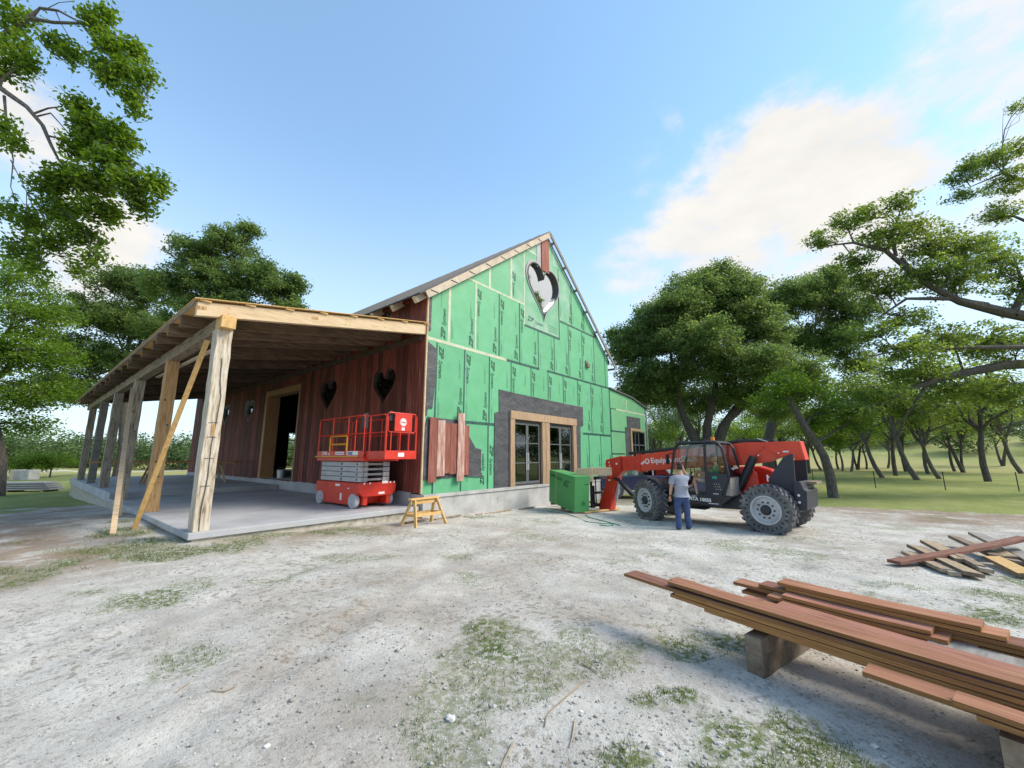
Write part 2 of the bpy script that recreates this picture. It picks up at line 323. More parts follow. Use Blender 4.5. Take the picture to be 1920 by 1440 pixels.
M['shoe'] = simple('grey_shoe', [(.22, .22, .22), (.35, .35, .34)], 9, rough=.8, bump=.1)
M['dark_shoe'] = simple('dark_shoe', [(.03, .035, .05), (.05, .055, .07)], 9, rough=.8, bump=.1)
M['stone'] = simple('limestone', [(.36, .35, .33), (.52, .51, .48), (.66, .65, .62)], 4, rough=.95, bump=.4, vary=.2)
M['clod'] = simple('earth_clod', [(.20, .19, .17), (.30, .285, .26), (.42, .41, .385)], 4, rough=.95, bump=.3, vary=.0)
M['twig'] = simple('dry_twig', [(.22, .17, .12), (.42, .35, .26)], 4, rough=.9, bump=.2, vary=.2)
M['orange_lumber'] = simple('orange_lumber', [(.20, .075, .04), (.36, .155, .08), (.48, .25, .15)], 3.4, (10, .7, 10), rough=.8, bump=.5, vary=.2, contrast=(.25, .8))
M['fresh_scrap'] = simple('sun_bleached_scrap', [(.24, .17, .10), (.38, .29, .18), (.5, .41, .28)], 4.0, (3, 3, 3), rough=.85, bump=.3, vary=.2)
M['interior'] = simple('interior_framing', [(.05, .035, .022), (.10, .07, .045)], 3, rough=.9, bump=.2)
M['truck_paint'] = simple('dark_blue_car_paint', [(.03, .04, .09), (.045, .055, .12)], 2, rough=.25, bump=0, spec=.6)
M['seat'] = simple('vinyl_seat', [(.02, .02, .022), (.035, .035, .04)], 5, rough=.6, bump=.1)
def glass(name, tint, refl_min, rough=.01, gl=(.9, .95, 1)):
    m = bpy.data.materials.new(name); m.use_nodes = True; nt = m.node_tree; nt.nodes.clear(); L = nt.links.new
    t = node(nt, 'ShaderNodeBsdfTransparent'); t.inputs[0].default_value = tint+(1,)
    g = node(nt, 'ShaderNodeBsdfGlossy'); g.inputs[0].default_value = gl+(1,); g.inputs['Roughness'].default_value = rough
    f = node(nt, 'ShaderNodeFresnel'); f.inputs[0].default_value = 1.5
    n = node(nt, 'ShaderNodeTexNoise', {'Scale': .8, 'Detail': 1}); bp = node(nt, 'ShaderNodeBump', {'Strength': .05, 'Distance': .02}); L(n.outputs['Fac'], bp.inputs['Height']); L(bp.outputs[0], g.inputs['Normal'])
    mr = node(nt, 'ShaderNodeMapRange'); mr.inputs['To Min'].default_value = refl_min; L(f.outputs[0], mr.inputs['Value'])
    mx = node(nt, 'ShaderNodeMixShader'); L(mr.outputs[0], mx.inputs[0]); L(t.outputs[0], mx.inputs[1]); L(g.outputs[0], mx.inputs[2])
    o = node(nt, 'ShaderNodeOutputMaterial'); L(mx.outputs[0], o.inputs[0]); return m
M['glass'] = glass('window_glass', (.30, .34, .33), .07)
M['cab_glass'] = glass('cab_glass', (.90, .91, .92), .0)
M['heart_glass'] = glass('coated_glass', (.25, .25, .25), .82)
M['dark_glass'] = glass('dark_glass', (.12, .12, .12), .10)
def leaf(name, a, b, c, trans=.35):
    m = bpy.data.materials.new(name); m.use_nodes = True; nt = m.node_tree; nt.nodes.clear(); L = nt.links.new
    g = node(nt, 'ShaderNodeNewGeometry'); tc_ = node(nt, 'ShaderNodeTexCoord'); n = node(nt, 'ShaderNodeTexNoise', {'Scale': .55, 'Detail': 3}); L(tc_.outputs['Object'], n.inputs['Vector'])
    mx_ = node(nt, 'ShaderNodeMath', operation='MULTIPLY_ADD'); L(g.outputs['Random Per Island'], mx_.inputs[0]); mx_.inputs[1].default_value = .55
    mr = node(nt, 'ShaderNodeMapRange'); mr.inputs['From Min'].default_value = .3; mr.inputs['From Max'].default_value = .7; mr.inputs['To Max'].default_value = .45; L(n.outputs['Fac'], mr.inputs['Value']); L(mr.outputs[0], mx_.inputs[2])
    col = ramp(nt, mx_.outputs[0], [(.05, a), (.5, b), (.95, c)])
    d = node(nt, 'ShaderNodeBsdfPrincipled'); L(col, d.inputs['Base Color']); d.inputs['Roughness'].default_value = .55; d.inputs['Specular IOR Level'].default_value = .35
    t = node(nt, 'ShaderNodeBsdfTranslucent'); hs = node(nt, 'ShaderNodeHueSaturation', {'Hue': .48, 'Saturation': 1.15, 'Value': 1.6}); L(col, hs.inputs['Color']); L(hs.outputs[0], t.inputs[0])
    mx = node(nt, 'ShaderNodeMixShader'); mx.inputs[0].default_value = trans; L(d.outputs[0], mx.inputs[1]); L(t.outputs[0], mx.inputs[2])
    o = node(nt, 'ShaderNodeOutputMaterial'); L(mx.outputs[0], o.inputs[0]); return m
M['leaf_oak'] = leaf('live_oak_leaf', (.065, .115, .04), (.125, .2, .065), (.23, .31, .10), .52)
M['leaf_lime'] = leaf('bright_leaf', (.055, .115, .018), (.11, .2, .03), (.2, .31, .055), .5)
M['leaf_mid'] = leaf('mid_green_leaf', (.065, .115, .03), (.14, .215, .05), (.25, .33, .085), .55)
M['leaf_far'] = leaf('far_leaf', (.05, .09, .035), (.09, .15, .05), (.15, .22, .08), .3)
M['leaf_grass'] = leaf('grass_blade', (.045, .075, .02), (.09, .14, .035), (.2, .22, .09), .3)
# ================================================================ GROUND
def np_mesh(name, v, f, m, smooth=False):
    me = bpy.data.meshes.new(name); v = np.asarray(v, np.float32); f = np.asarray(f, np.int32); k = f.shape[1]
    me.vertices.add(len(v)); me.vertices.foreach_set('co', v.ravel()); me.loops.add(f.size); me.loops.foreach_set('vertex_index', f.ravel())
    me.polygons.add(len(f)); me.polygons.foreach_set('loop_start', np.arange(0, f.size, k, dtype=np.int32)); me.polygons.foreach_set('loop_total', np.full(len(f), k, np.int32))
    if smooth: me.polygons.foreach_set('use_smooth', np.ones(len(f), bool))
    me.update(calc_edges=True); me.materials.append(m); return me
def grass_mask(x, y):
    """1 = meadow grass, 0 = bare limestone yard"""
    n = (fbm(x*.35, y*.35, 31)-.5)*3.2+(fbm(x*1.6, y*1.6, 33)-.5)*1.2
    right = sst(x+n*.8+.25*y, 21.0, 24.5)*sst(x, 15, 18)
    left = sst(y+n*1.5-np.clip(x-1, -4, 4)*.3, 23, 25.5)*(1-sst(x, 6, 8))
    back = sst(y, 38, 40); behind = sst(-x+n, 9, 13)
    return np.maximum.reduce([right, left, back, behind])
def ground_material():
    m, nt, b = mat('yard_ground'); L = nt.links.new
    tc_ = node(nt, 'ShaderNodeTexCoord'); P = tc_.outputs['Object']
    def noise(s, d=6, r=.65, out='Fac'):
        n = node(nt, 'ShaderNodeTexNoise', {'Scale': s, 'Detail': d, 'Roughness': r}); L(P, n.inputs['Vector']); return n.outputs[out]
    def mrange(v, a, c, d=0., e=1.):
        n = node(nt, 'ShaderNodeMapRange', interpolation_type='SMOOTHSTEP'); L(v, n.inputs['Value']); n.inputs['From Min'].default_value = a; n.inputs['From Max'].default_value = c; n.inputs['To Min'].default_value = d; n.inputs['To Max'].default_value = e; return n.outputs[0]
    def mix(f, a, c, op='MIX'):
        n = node(nt, 'ShaderNodeMix', data_type='RGBA', blend_type=op)
        if isinstance(f, float): n.inputs[0].default_value = f
        else: L(f, n.inputs[0])
        for s, i in ((a, 6), (c, 7)):
            if isinstance(s, tuple): n.inputs[i].default_value = s+(1,)
            else: L(s, n.inputs[i])
        return n.outputs[2]
    def math_(op, a, c, cl=False):
        n = node(nt, 'ShaderNodeMath', operation=op, use_clamp=cl)
        for i, s in enumerate((a, c)):
            if isinstance(s, (int, float)): n.inputs[i].default_value = s
            else: L(s, n.inputs[i])
        return n.outputs[0]
    at_ = {k: node(nt, 'ShaderNodeAttribute', attribute_name=k).outputs['Fac'] for k in ('grass', 'dirt', 'tuft', 'road', 'dry')}
    chalk = ramp(nt, noise(1.3, 8, .7), [(.28, (.38, .36, .32)), (.46, (.53, .51, .465)), (.62, (.65, .63, .58)), (.8, (.73, .71, .66))])
    grit = noise(38, 4, .7); chalk = mix(mrange(grit, .55, .68, 0, .75), chalk, (.20, .19, .175)); chalk = mix(mrange(grit, .33, .26, 0, .6), chalk, (.68, .68, .66))
    spot = noise(11, 5, .7); patch = noise(.55, 4, .6)
    litter = math_('MULTIPLY', mrange(spot, .52, .60), mrange(patch, .40, .60, .15, .95)); chalk = mix(litter, chalk, (.27, .25, .205)); fine_ = math_('MULTIPLY', mrange(noise(30, 5, .75), .54, .60), mrange(noise(2.1, 4, .6), .42, .6, .2, .8)); chalk = mix(fine_, chalk, (.33, .31, .27))
    dirtc = ramp(nt, noise(2.2, 8, .7), [(.3, (.15, .105, .07)), (.5, (.27, .20, .145)), (.7, (.40, .33, .26))])
    col = mix(math_('MULTIPLY', at_['dirt'], mrange(noise(1.1, 7, .7), .34, .58)), chalk, dirtc)
    tuftc = ramp(nt, noise(9, 5, .7), [(.3, (.075, .11, .03)), (.5, (.14, .18, .06)), (.7, (.26, .27, .14))])
    tm = math_('MULTIPLY', mrange(at_['tuft'], .30, .75), mrange(noise(16, 5, .75), .42, .56)); col = mix(tm, col, tuftc)
    gr = ramp(nt, noise(.22, 9, .72), [(.28, (.15, .19, .055)), (.45, (.23, .27, .08)), (.6, (.30, .33, .11)), (.75, (.40, .38, .16))])
    gr = mix(mrange(noise(14, 4, .8), .42, .66, 0, .55), gr, (.06, .09, .025)); gr = mix(mrange(noise(.9, 7, .75), .50, .68, 0, .6), gr, (.34, .33, .17)); gr = mix(at_['dry'], gr, (.40, .34, .15));  # last mix yellows the grass, with the painted sunlit strip among the drier patches
    col = mix(mrange(math_('ADD', at_['grass'], math_('MULTIPLY', math_('SUBTRACT', noise(3.5, 6, .75), .5), .9)), .38, .62), col, gr)
    col = mix(at_['road'], col, (.5, .49, .45))
    L(col, b.inputs['Base Color']); b.inputs['Roughness'].default_value = .95; b.inputs['Specular IOR Level'].default_value = .15
    h = math_('ADD', math_('MULTIPLY', noise(20, 7, .75), .7), math_('MULTIPLY', noise(75, 3, .7), .3))
    bp = node(nt, 'ShaderNodeBump', {'Strength': .9, 'Distance': .035}); L(h, bp.inputs['Height']); L(bp.outputs[0], b.inputs['Normal'])
    return m
N = 470; s_ = np.linspace(-1, 1, N); kk = 6.4; aa = 620/math.sinh(kk)
g1 = aa*np.sinh(kk*s_); X, Y = np.meshgrid(g1+3.6, g1+2.2, indexing='ij'); Z = ground_z(X, Y)
V = np.stack([X.ravel(), Y.ravel(), Z.ravel()], 1); ii = np.arange(N*N).reshape(N, N)
Fq = np.stack([ii[:-1, :-1].ravel(), ii[1:, :-1].ravel(), ii[1:, 1:].ravel(), ii[:-1, 1:].ravel()], 1)
me = np_mesh('ground', V, Fq, ground_material(), True)
xs, ys = V[:, 0].astype(float), V[:, 1].astype(float)
def attr(k, val):
    a = me.attributes.new(k, 'FLOAT', 'POINT'); a.data.foreach_set('value', np.asarray(val, np.float32))
def tuft_mask(x, y):
    base = sst(fbm(x*.9, y*.9, 71), .52, .70)*.9
    blobs = [(3.3, -.1, .7), (2.6, .3, .45), (2.2, 1.0, .35), (3.0, .9, .3), (2.1, 9.2, .9), (1.7, 10.6, 1.1), (1.9, 12.6, .8), (2.0, 14.5, .6), (2.2, 9.4, .7), (3.0, 9.6, .55), (3.7, 9.6, .5), (.3, 9.2, .8), (4.6, 9.6, .5), (8.6, -1.8, .9), (9.6, -2.4, .9), (7.3, -1.0, .6), (9.6, 9.1, .6), (5.6, 9.5, .5), (4.4, 1.3, .4), (5.1, .9, .5), (1.0, 6.8, .6), (3.4, 2.6, .5)]
    a = np.zeros_like(x); wx = (fbm(x*1.3, y*1.3, 141)-.5)*1.5; wy = (fbm(x*1.3, y*1.3, 151)-.5)*1.5
    for bx, by, br in blobs: a = np.maximum(a, (1 if by > 9 else .82)*np.exp(-((x+wx-bx)**2+(y+wy-by)**2)/(br*br)))
    a = a*(.35+.95*fbm(x*2.4, y*2.4, 77))
    return np.clip(np.maximum(base*.62, a*1.25), 0, 1)
attr('grass', grass_mask(xs, ys)); attr('tuft', tuft_mask(xs, ys))
dirt = np.clip(sst(-(xs-2.2)+(fbm(xs*.5, ys*.5, 51)-.5)*3, -.4, 1.6)*sst(ys, 7.2, 11)*.95+.42*sst(fbm(xs*.42, ys*.42, 55), .46, .66)
               +.9*np.exp(-((ys-9.45)/.45)**2)*sst(xs, 3, 5)*(1-sst(xs, 7.5, 9.5))
               +.85*sst(xs+.25*ys+(fbm(xs*.4, ys*.4, 57)-.5)*4, 17.5, 20.5), 0, 1)
attr('dirt', dirt)
attr('road', np.clip(np.exp(-((ys-93-.06*xs)/2.6)**4)*(1-sst(xs, 40, 60)), 0, 1)*.85)
attr('dry', np.clip(.75*np.exp(-((xs-95)/22)**2)*np.exp(-((ys-5)/30)**2)+.45*sst(fbm(xs*.05, ys*.05, 61), .5, .7)*sst(np.hypot(xs, ys), 60, 120)+.4*sst(ys, 60, 75), 0, 1))  # first term paints the sunlit strip of the far meadow; the rest is drier grass
ground = tag(add('ground', me), 'pale limestone yard running into mown meadow', kind='structure')

def yard_free(x, y):     # away from slabs and buildings
    return ~((x > 2.1) & (y > 9.75))
# --- small stones
def pebbles(n=9000, s0=.004, s1=.012, name='gravel', mt='stone', patchy=False):
    r = 2.0+16*rng.random(n)**1.6; a = YAW+(rng.random(n)-.5)*2.3; x = r*np.cos(a); y = r*np.sin(a); k = yard_free(x, y) & (grass_mask(x, y) < .5)
    if patchy: k &= rng.random(n) < sst(fbm(x*1.1, y*1.1, 64), .40, .66)*.9+.08
    x, y = x[k], y[k]; n = len(x); z = ground_z(x, y); s = s0+s1*rng.random(n)**3.2; s[rng.random(n) < .012] *= 1.7
    o = np.array([[1,0,0],[0,1,0],[-1,0,0],[0,-1,0],[0,0,1],[0,0,-1]], float)
    v = o[None]*(.65+.6*rng.random((n, 6, 1))); v[:, :, 2] *= .62; t = rng.random(n)*6.28; c, s2 = np.cos(t), np.sin(t)
    vx = v[:, :, 0]*c[:, None]-v[:, :, 1]*s2[:, None]; vy = v[:, :, 0]*s2[:, None]+v[:, :, 1]*c[:, None]
    v = np.stack([vx, vy, v[:, :, 2]], 2)*s[:, None, None]+np.stack([x, y, z+s*.25], 1)[:, None]
    f = np.array([[0,1,4],[1,2,4],[2,3,4],[3,0,4],[1,0,5],[2,1,5],[3,2,5],[0,3,5]])
    return np_mesh(name, v.reshape(-1, 3), (f[None]+np.arange(n)[:, None, None]*6).reshape(-1, 3), M[mt])
tag(add('clods', pebbles(20000, .0035, .013, 'clods', 'clod', True)), 'small dark crumbs of earth and dry litter on the yard', 'litter', kind='stuff')
tag(add('gravel', pebbles()), 'loose limestone pebbles scattered over the yard', 'gravel', kind='stuff')
# --- grass blades in the yard and along the slab
def blades():
    n = 420000; r = 1.9+12.5*rng.random(n)**1.2; a = YAW+(rng.random(n)-.5)*2.35; x = r*np.cos(a); y = r*np.sin(a)
    tm = tuft_mask(x, y); k = (rng.random(n) < sst(tm, .36, .80)*sst(fbm(x*7, y*7, 83), .36, .60)) & yard_free(x, y); x, y = x[k], y[k]; n = len(x); print('blades', n)
    z = ground_z(x, y); t = rng.random(n)*6.28; h = (.008+.028*rng.random(n)**1.8)*(1+1.6*((np.hypot(x-2, y-10.8) < 2.2) | ((y > 9.2) & (x < 5.5)))); w = .0022+.002*rng.random(n); lean = (rng.random((n, 2))-.5)*h[:, None]*1.6
    p0 = np.stack([x-np.cos(t)*w, y-np.sin(t)*w, z-.003], 1); p1 = np.stack([x+np.cos(t)*w, y+np.sin(t)*w, z-.003], 1)
    p2 = np.stack([x+lean[:, 0], y+lean[:, 1], z+h], 1)
    return np_mesh('grass', np.stack([p0, p1, p2], 1).reshape(-1, 3), np.arange(3*n).reshape(-1, 3), M['leaf_grass'])
tag(add('grass', blades()), 'short green grass coming through the limestone', 'grass', kind='stuff')
# --- twigs lying about
tw = [((1095, 1278), (1060, 1310), (1025, 1340), (1022, 1365)), ((1078, 1352), (1074, 1385), (1068, 1404)), ((962, 1395), (940, 1440), (936, 1460)), ((1090, 1245), (1120, 1262)),
      ((355, 1282), (330, 1300)), ((440, 1290), (420, 1300), (395, 1296)), ((670, 1150), (690, 1140))]
def on_ground(px, py):
    d = direction(px, py); p = Vector((0, 0, EYE)); t = 1.
    for _ in range(40):
        q = p+d*t; e = q.z-gz(q.x, q.y); t += e/max(-d.z, .02)*.8
        if abs(e) < .002: break
    return p+d*t
labs = ['long curved twig beside the grass tuft in the foreground', 'short straight stick lying below the curved twig', 'pale dry stalk at the bottom edge of the yard', 'thin twig lying above the curved twig', 'small broken stick in the middle left of the yard', 'bent dry stalk left of the middle of the yard', 'short twig near the middle of the yard']
for i, t_ in enumerate(tw):
    for _ in range(2): t_ = [t_[0]]+[(a[0]*f+b[0]*(1-f), a[1]*f+b[1]*(1-f)) for a, b in zip(t_, t_[1:]) for f in (.75, .25)]+[t_[-1]]
    pts = [on_ground(*p)+Vector((0, 0, .008)) for p in t_]; mid = pts[0].copy()
    o = MB().tube([p-mid for p in pts], [.003+.003*(1-j/len(pts)) for j in range(len(pts))], 5).build('twig', M['twig']); o.location = mid; tag(o, labs[i], 'twig', 'twigs lying in the yard')
for (px, py, s, lb) in ((1256, 1205, .05, 'fist sized white stone left of the timber bearer'), (925, 1325, .055, 'pale stone next to the curved twig'), (1090, 1335, .035, 'round pebble right of the curved twig'), (845, 1350, .09, 'flat chalky lump at the left of the grass tuft'), (1240, 1415, .05, 'white stone at the bottom of the yard'), (1350, 1395, .045, 'angular white stone in front of the lumber'), (1425, 1315, .05, 'white stone below the short red boards'), (1640, 1400, .055, 'long white stone at the lower right'), (500, 1400, .05, 'pale stone at the lower left of the yard'), (870, 1080, .05, 'white stone in the middle of the yard')):
    s *= .38; p = on_ground(px, py); bm = bmesh.new(); bmesh.ops.create_icosphere(bm, subdivisions=2, radius=s)
    for v in bm.verts: v.co *= .75+.5*random.random(); v.co.z *= .55
    me = bpy.data.meshes.new('stone'); bm.to_mesh(me); bm.free(); o = add('stone', me, m=M['stone']); o.location = p+Vector((0, 0, s*.2)); tag(o, lb, 'stone', 'single stones in the yard')

# ================================================================ BARN
XL, XR, YF, YB = 7.94, 20.88, 10.04, 36.0
RX, RZ, SL, SRr = 14.88, 12.27, .743, .828            # ridge and the two roof slopes
def roof_z(x): return RZ-SL*(RX-x) if x < RX else RZ-SRr*(x-RX)
SILL = .50
barn = thing('barn', 'tall gabled barn under construction with green sheathed front and dark red plank side', 'barn', (XL, YF, 0))
FA = lambda y0: (lambda u, v, d: (u, y0+d, v))
def clip(poly, a, b, c):       # keep a*x+b*z<=c
    out = []; n = len(poly)
    for i in range(n):
        p, q = poly[i], poly[(i+1)%n]; dp = a*p[0]+b*p[1]-c; dq = a*q[0]+b*q[1]-c
        if dp <= 0: out.append(p)
        if (dp < 0 < dq) or (dq < 0 < dp): t = dp/(dp-dq); out.append((p[0]+(q[0]-p[0])*t, p[1]+(q[1]-p[1])*t))
    return out
def under_roof(poly, gap=.22):
    p = clip(poly, -SL, 1, RZ-SL*RX-gap)
    return clip(p, SRr, 1, RZ+SRr*RX-gap) if p else p
def minus(poly, r):            # convex polygon minus rectangle -> convex pieces
    x0, z0, x1, z1 = r; res = []
    for pc in (clip(poly, 1, 0, x0), clip(poly, -1, 0, -x1), clip(clip(clip(poly, -1, 0, -x0), 1, 0, x1), 0, 1, z0) if poly else [], clip(clip(clip(poly, -1, 0, -x0), 1, 0, x1), 0, -1, -z1) if poly else []):
        if len(pc) >= 3:
            ar = abs(sum(pc[i][0]*pc[(i+1)%len(pc)][1]-pc[(i+1)%len(pc)][0]*pc[i][1] for i in range(len(pc))))/2
            if ar > .004: res.append(pc)
    return res
def rect(x0, z0, x1, z1): return [(x0, z0), (x1, z0), (x1, z1), (x0, z1)]
def heart(cx, cz, w, h, n=44, notch=.13):
    pts = []
    for i in range(n):
        t = 2*math.pi*i/n; x = 16*math.sin(t)**3; z = 13*math.cos(t)-5*math.cos(2*t)-2*math.cos(3*t)-math.cos(4*t)
        pts.append((cx+x/32*w, cz+(z+2.5)/29*h))
    return pts
# foundation with ledge
fb = MB(); fb.box((XL, YF-.10, -1.2), (XR, YF+.5, SILL-.10)); fb.box((XL+.002, YF-.14, SILL-.098), (XR+.002, YF+.5, SILL)); fb.build('foundation_wall', M['concrete'], barn, True)
jb = MB()
for x in (10.9, 14.3, 17.5): jb.box((x, YF-.104, -.6), (x+.015, YF-.1005, SILL-.11))
jb.build('form_joint', M['rough_concrete'], barn, True)
fs = MB(); fs.box((XL-.02, YF+.52, -.5), (XL+.4, YB, .57)); fs.box((XL+.402, YF+.52, .3), (XR-.02, YB-.02, .58)); fs.box((XR-.3, YF+.52, -1.2), (XR-.001, YB, .298)); fs.box((XL+.41, YB-.3, -1.2), (XR-.31, YB-.001, .298)); fs.build('floor_slab', M['slab'], barn, True)
DOOR = (12.08, SILL, 16.98, 3.38)
# wall core (framing + boards behind the sheathing), with real openings
core = MB()
outline = under_roof(rect(XL+.02, SILL, XR-.01, 13), .24)
for pc in minus(outline, (DOOR[0]+.02, SILL-.01, DOOR[2]-.02, DOOR[3]-.02)): core.prism(pc, FA(YF+.014), 0, .2)
core_o = core.build('wall_framing', M['interior'], barn, True)
HG = heart(14.53, 9.06, 2.48, 2.52)
hc = MB().prism(HG, FA(YF-1), 0, 2).build('heart_cutter', M['black'])
# green panels
door_hole = (DOOR[0]+.02, SILL-.01, DOOR[2]-.02, DOOR[3]-.02)
rows = [(SILL, 2.78, [7.97, 8.36, 9.55, 10.87, 12.19, 13.5, 14.8, 16.06, 17.1, 18.38, 19.66, 20.87]),
        (2.78, 5.40, [7.97, 8.36, 9.62, 10.91, 12.19, 13.52, 14.80, 16.06, 17.4, 18.74, 20.0, 20.87]),
        (5.40, 8.07, [7.97, 8.85, 10.13, 11.45, 12.75, 14.07, 15.35, 16.63, 17.95, 19.25, 20.5, 20.87]),
        (8.07, 10.74, [8.3, 9.62, 10.88, 12.19, 13.08, 14.4, 15.82, 17.0, 18.24, 19.32]),
        (10.74, 13.4, [12.2, 13.2, 14.4, 15.4, 16.6])]
HP = (13.08, 7.15, 15.82, 9.45)
panels = []
def letter_mesh(kind):
    """printing on one sheet: big mark near the left edge reading down, one near the right edge reading up, and fine print"""
    mb = MB()
    def mark(x, z, down):
        M_ = frame3((x, -.0015, z), (0, 0, -1) if down else (0, 0, 1), (1, 0, 0) if down else (-1, 0, 0))
        text_into(mb, 'ZIP', .27, M_, bold=.035, shear=.25)
        o = .47; M2_ = frame3((x, -.0015, z-o if down else z+o), (0, 0, -1) if down else (0, 0, 1), (1, 0, 0) if down else (-1, 0, 0)); text_into(mb, 'System', .21, M2_, bold=.02, shear=.2)
    def fine(x, z0, n, seed):
        r = random.Random(seed)
        for c in range(n):
            z = z0; 
            while z < z0+.62-.18*c:
                l = .03+.05*r.random(); mb.box((x+c*.045, -.0012, z), (x+c*.045+.016, 0, z+l)); z += l+.016
    if kind == 'full':
        mark(.10, 2.45, True); mark(1.15, .10, False); fine(.10, .12, 2, 1); fine(1.00, 1.5, 2, 2); fine(.12, .95, 1, 3)
    elif kind == 'tall': mark(1.15, .10, False); fine(1.00, 1.15, 2, 5); fine(.12, .2, 2, 6)
    elif kind == 'edge': mark(.72, .10, False); fine(.5, 1.2, 1, 5)
    elif kind == 'low': mark(.10, 1.05, True); fine(.9, .3, 2, 7)
    elif kind == 'up': mark(1.12, .15, False); fine(.25, .3, 2, 8)
    elif kind == 'wide':
        text_into(mb, 'ZIP', .3, frame3((.22, -.0015, .28), (1, 0, 0), (0, 0, 1)), bold=.02, shear=.25); text_into(mb, 'System', .22, frame3((.76, -.0015, .26), (1, 0, 0), (0, 0, 1)), bold=.006, shear=.2)
        for k in range(3):
            x = 1.75
            while x < 2.5: mb.box((x, -.0012, .42-.11*k), (x+.07, 0, .445-.11*k)); x += .09
    return mb.mesh('lettering', [M['ink']])
LM = {k: letter_mesh(k) for k in ('full', 'tall', 'low', 'up', 'wide', 'edge')}
pr = random.Random(5)
for ri, (z0, z1, xs_) in enumerate(rows):
    for i in range(len(xs_)-1):
        x0, x1 = xs_[i]+.003, xs_[i+1]-.003; poly = under_roof(rect(x0, z0+.003, x1, z1-.003))
        if len(poly) < 3: continue
        pcs = [poly]
        if ri <= 1: pcs = minus(poly, door_hole)
        if ri in (2, 3) and x1 > HP[0] and x0 < HP[2]: pcs = [q for p in pcs for q in minus(p, (HP[0]-.003, HP[1]-.003, HP[2]+.003, HP[3]+.003))]
        if not pcs: continue
        mb = MB(); dy = pr.uniform(0, .002)
        for pc in pcs: mb.prism(pc, FA(YF+dy), 0, .012)
        near_heart = ri in (2, 3) and 11.4 < x0 < 15.9
        o = mb.build('sheathing_panel', M['green_dust'] if (ri >= 3 and 12 < x0 < 16.5) else M['green'], barn, True); panels.append((o, x0, x1, z0, z1))
        # printing
        top = max(p[1] for p in poly); full = x1-x0 > 1.15 and len(poly) == 4
        lk = None
        if ri == 0: lk = {1: 'low', 2: 'up', 3: 'low', 8: 'tall', 9: 'up', 10: 'up'}.get(i)
        elif ri == 1: lk = 'full' if full and not (x0 > 12.1 and x0 < 16.2) else None
        elif ri == 2:
            lk = 'full' if full else None
            if HP[0]-.1 < x0 < HP[2]-.3: lk = 'tall'
            if i == 0: lk = 'edge'
            elif lk is None and x1 < 11.6: lk = 'tall'
        elif ri == 3: lk = {2: None, 3: 'low', 6: 'up', 7: 'tall'}.get(i) if i != 6 else 'tall'
        if ri == 1 and 12.1 < x0 < 17.3:   # sheets cut short over the doors
            l = add('lettering', LM['low'], o, loc=(x0-XL, dy, 4.17)); continue
        if lk: l = add('lettering', LM[lk], o, loc=(x0-XL+(0 if ri != 2 or i else 0), dy, z0 if lk not in ('low',) else z0+(.2 if ri else .5)))
# the wide sheet set across under the heart
mb = MB(); mb.prism(rect(HP[0], HP[1], HP[2], HP[3]), FA(YF), 0, .012); hp = mb.build('sheathing_panel', M['green_dust'], barn, True); panels.append((hp, HP[0], HP[2], HP[1], HP[3]))
add('lettering', LM['wide'], hp, loc=(HP[0]-XL, 0, HP[1]))
# heart opening through panels and core
cut([core_o]+[p[0] for p in panels if p[1] > 13.0 and p[2] < 15.9 and p[4] > 8.2 and p[3] < 10.4], hc)
bpy.data.objects.remove(hc)
def ring(outer, inner, f, d0, d1, mb):
    n = len(outer); base = len(mb.v)
    for P_ in (outer, inner):
        for d in (d0, d1): mb.v += [tuple(f(u, v, d)) for u, v in P_]
    for i in range(n):
        j = (i+1)%n
        for a, b_ in ((0, n), (n, 3*n), (3*n, 2*n), (2*n, 0)): mb.f.append((base+a+i, base+a+j, base+b_+j, base+b_+i)); mb.mi.append(mb.cur)
def scale_heart(H, k, c): return [(c[0]+(u-c[0])*k, c[1]+(v-c[1])*k) for u, v in H]
hw = add('heart_window', MB().cbox((0, 0, 0), (.01, .01, .01)).mesh('x'), barn); hw.name = 'heart_window'
mb = MB(); ring(scale_heart(HG, 1.09, (14.53, 9.15)), scale_heart(HG, .985, (14.53, 9.15)), FA(YF-.035), 0, .03, mb); hw.data = mb.mesh('heart_window', [M['steel_grey']], off=(XL, YF, 0))
mb = MB(); ring(scale_heart(HG, 1.012, (14.53, 9.15)), scale_heart(HG, .975, (14.53, 9.15)), FA(YF-.06), 0, .24, mb); mb.build('reveal', M['dark_frame'], hw, True)
mb = MB(); mb.prism(scale_heart(HG, .98, (14.53, 9.15)), FA(YF+.12), 0, .008); mb.build('pane', M['heart_glass'], hw, True)
# tapes over the seams
def tape(x0, z0, x1, z1, m, w=.085):
    v = abs(x1-x0) < .01
    poly = rect(x0-w/2, z0, x0+w/2, z1) if v else rect(x0, z0-w/2, x1, z0+w/2)
    poly = under_roof(poly, .225)
    if len(poly) < 3: return
    for pc in minus(poly, (DOOR[0], SILL-1, DOOR[2], DOOR[3])):
        MB().prism(pc, FA(YF-.0035-(.001 if v else .002)), 0, .0028).build('seam_tape', M[m], barn, True)
for ri, (z0, z1, xs_) in enumerate(rows):
    for i, x in enumerate(xs_[1:-1] if ri != 3 else xs_[1:-1]):
        if ri == 0 and DOOR[0] < x < DOOR[2]: continue
        a, b_ = z0, z1
        if ri == 1 and 12 < x < 17.2: a = 4.1
        if ri in (2, 3) and HP[0]+.1 < x < HP[2]-.1: a, b_ = (z0, HP[1]) if ri == 2 else (10.35, z1)
        pale = (ri == 2 and x < 11) or (ri >= 3 and x < 13.3) or (ri == 4)
        tape(x, a, x, b_, 'tape_pale' if pale else 'tape_dark', (.11 if (ri == 2 and x < 9 or ri == 3 and x < 13) else .06 if x > 13 or ri < 2 else .075))
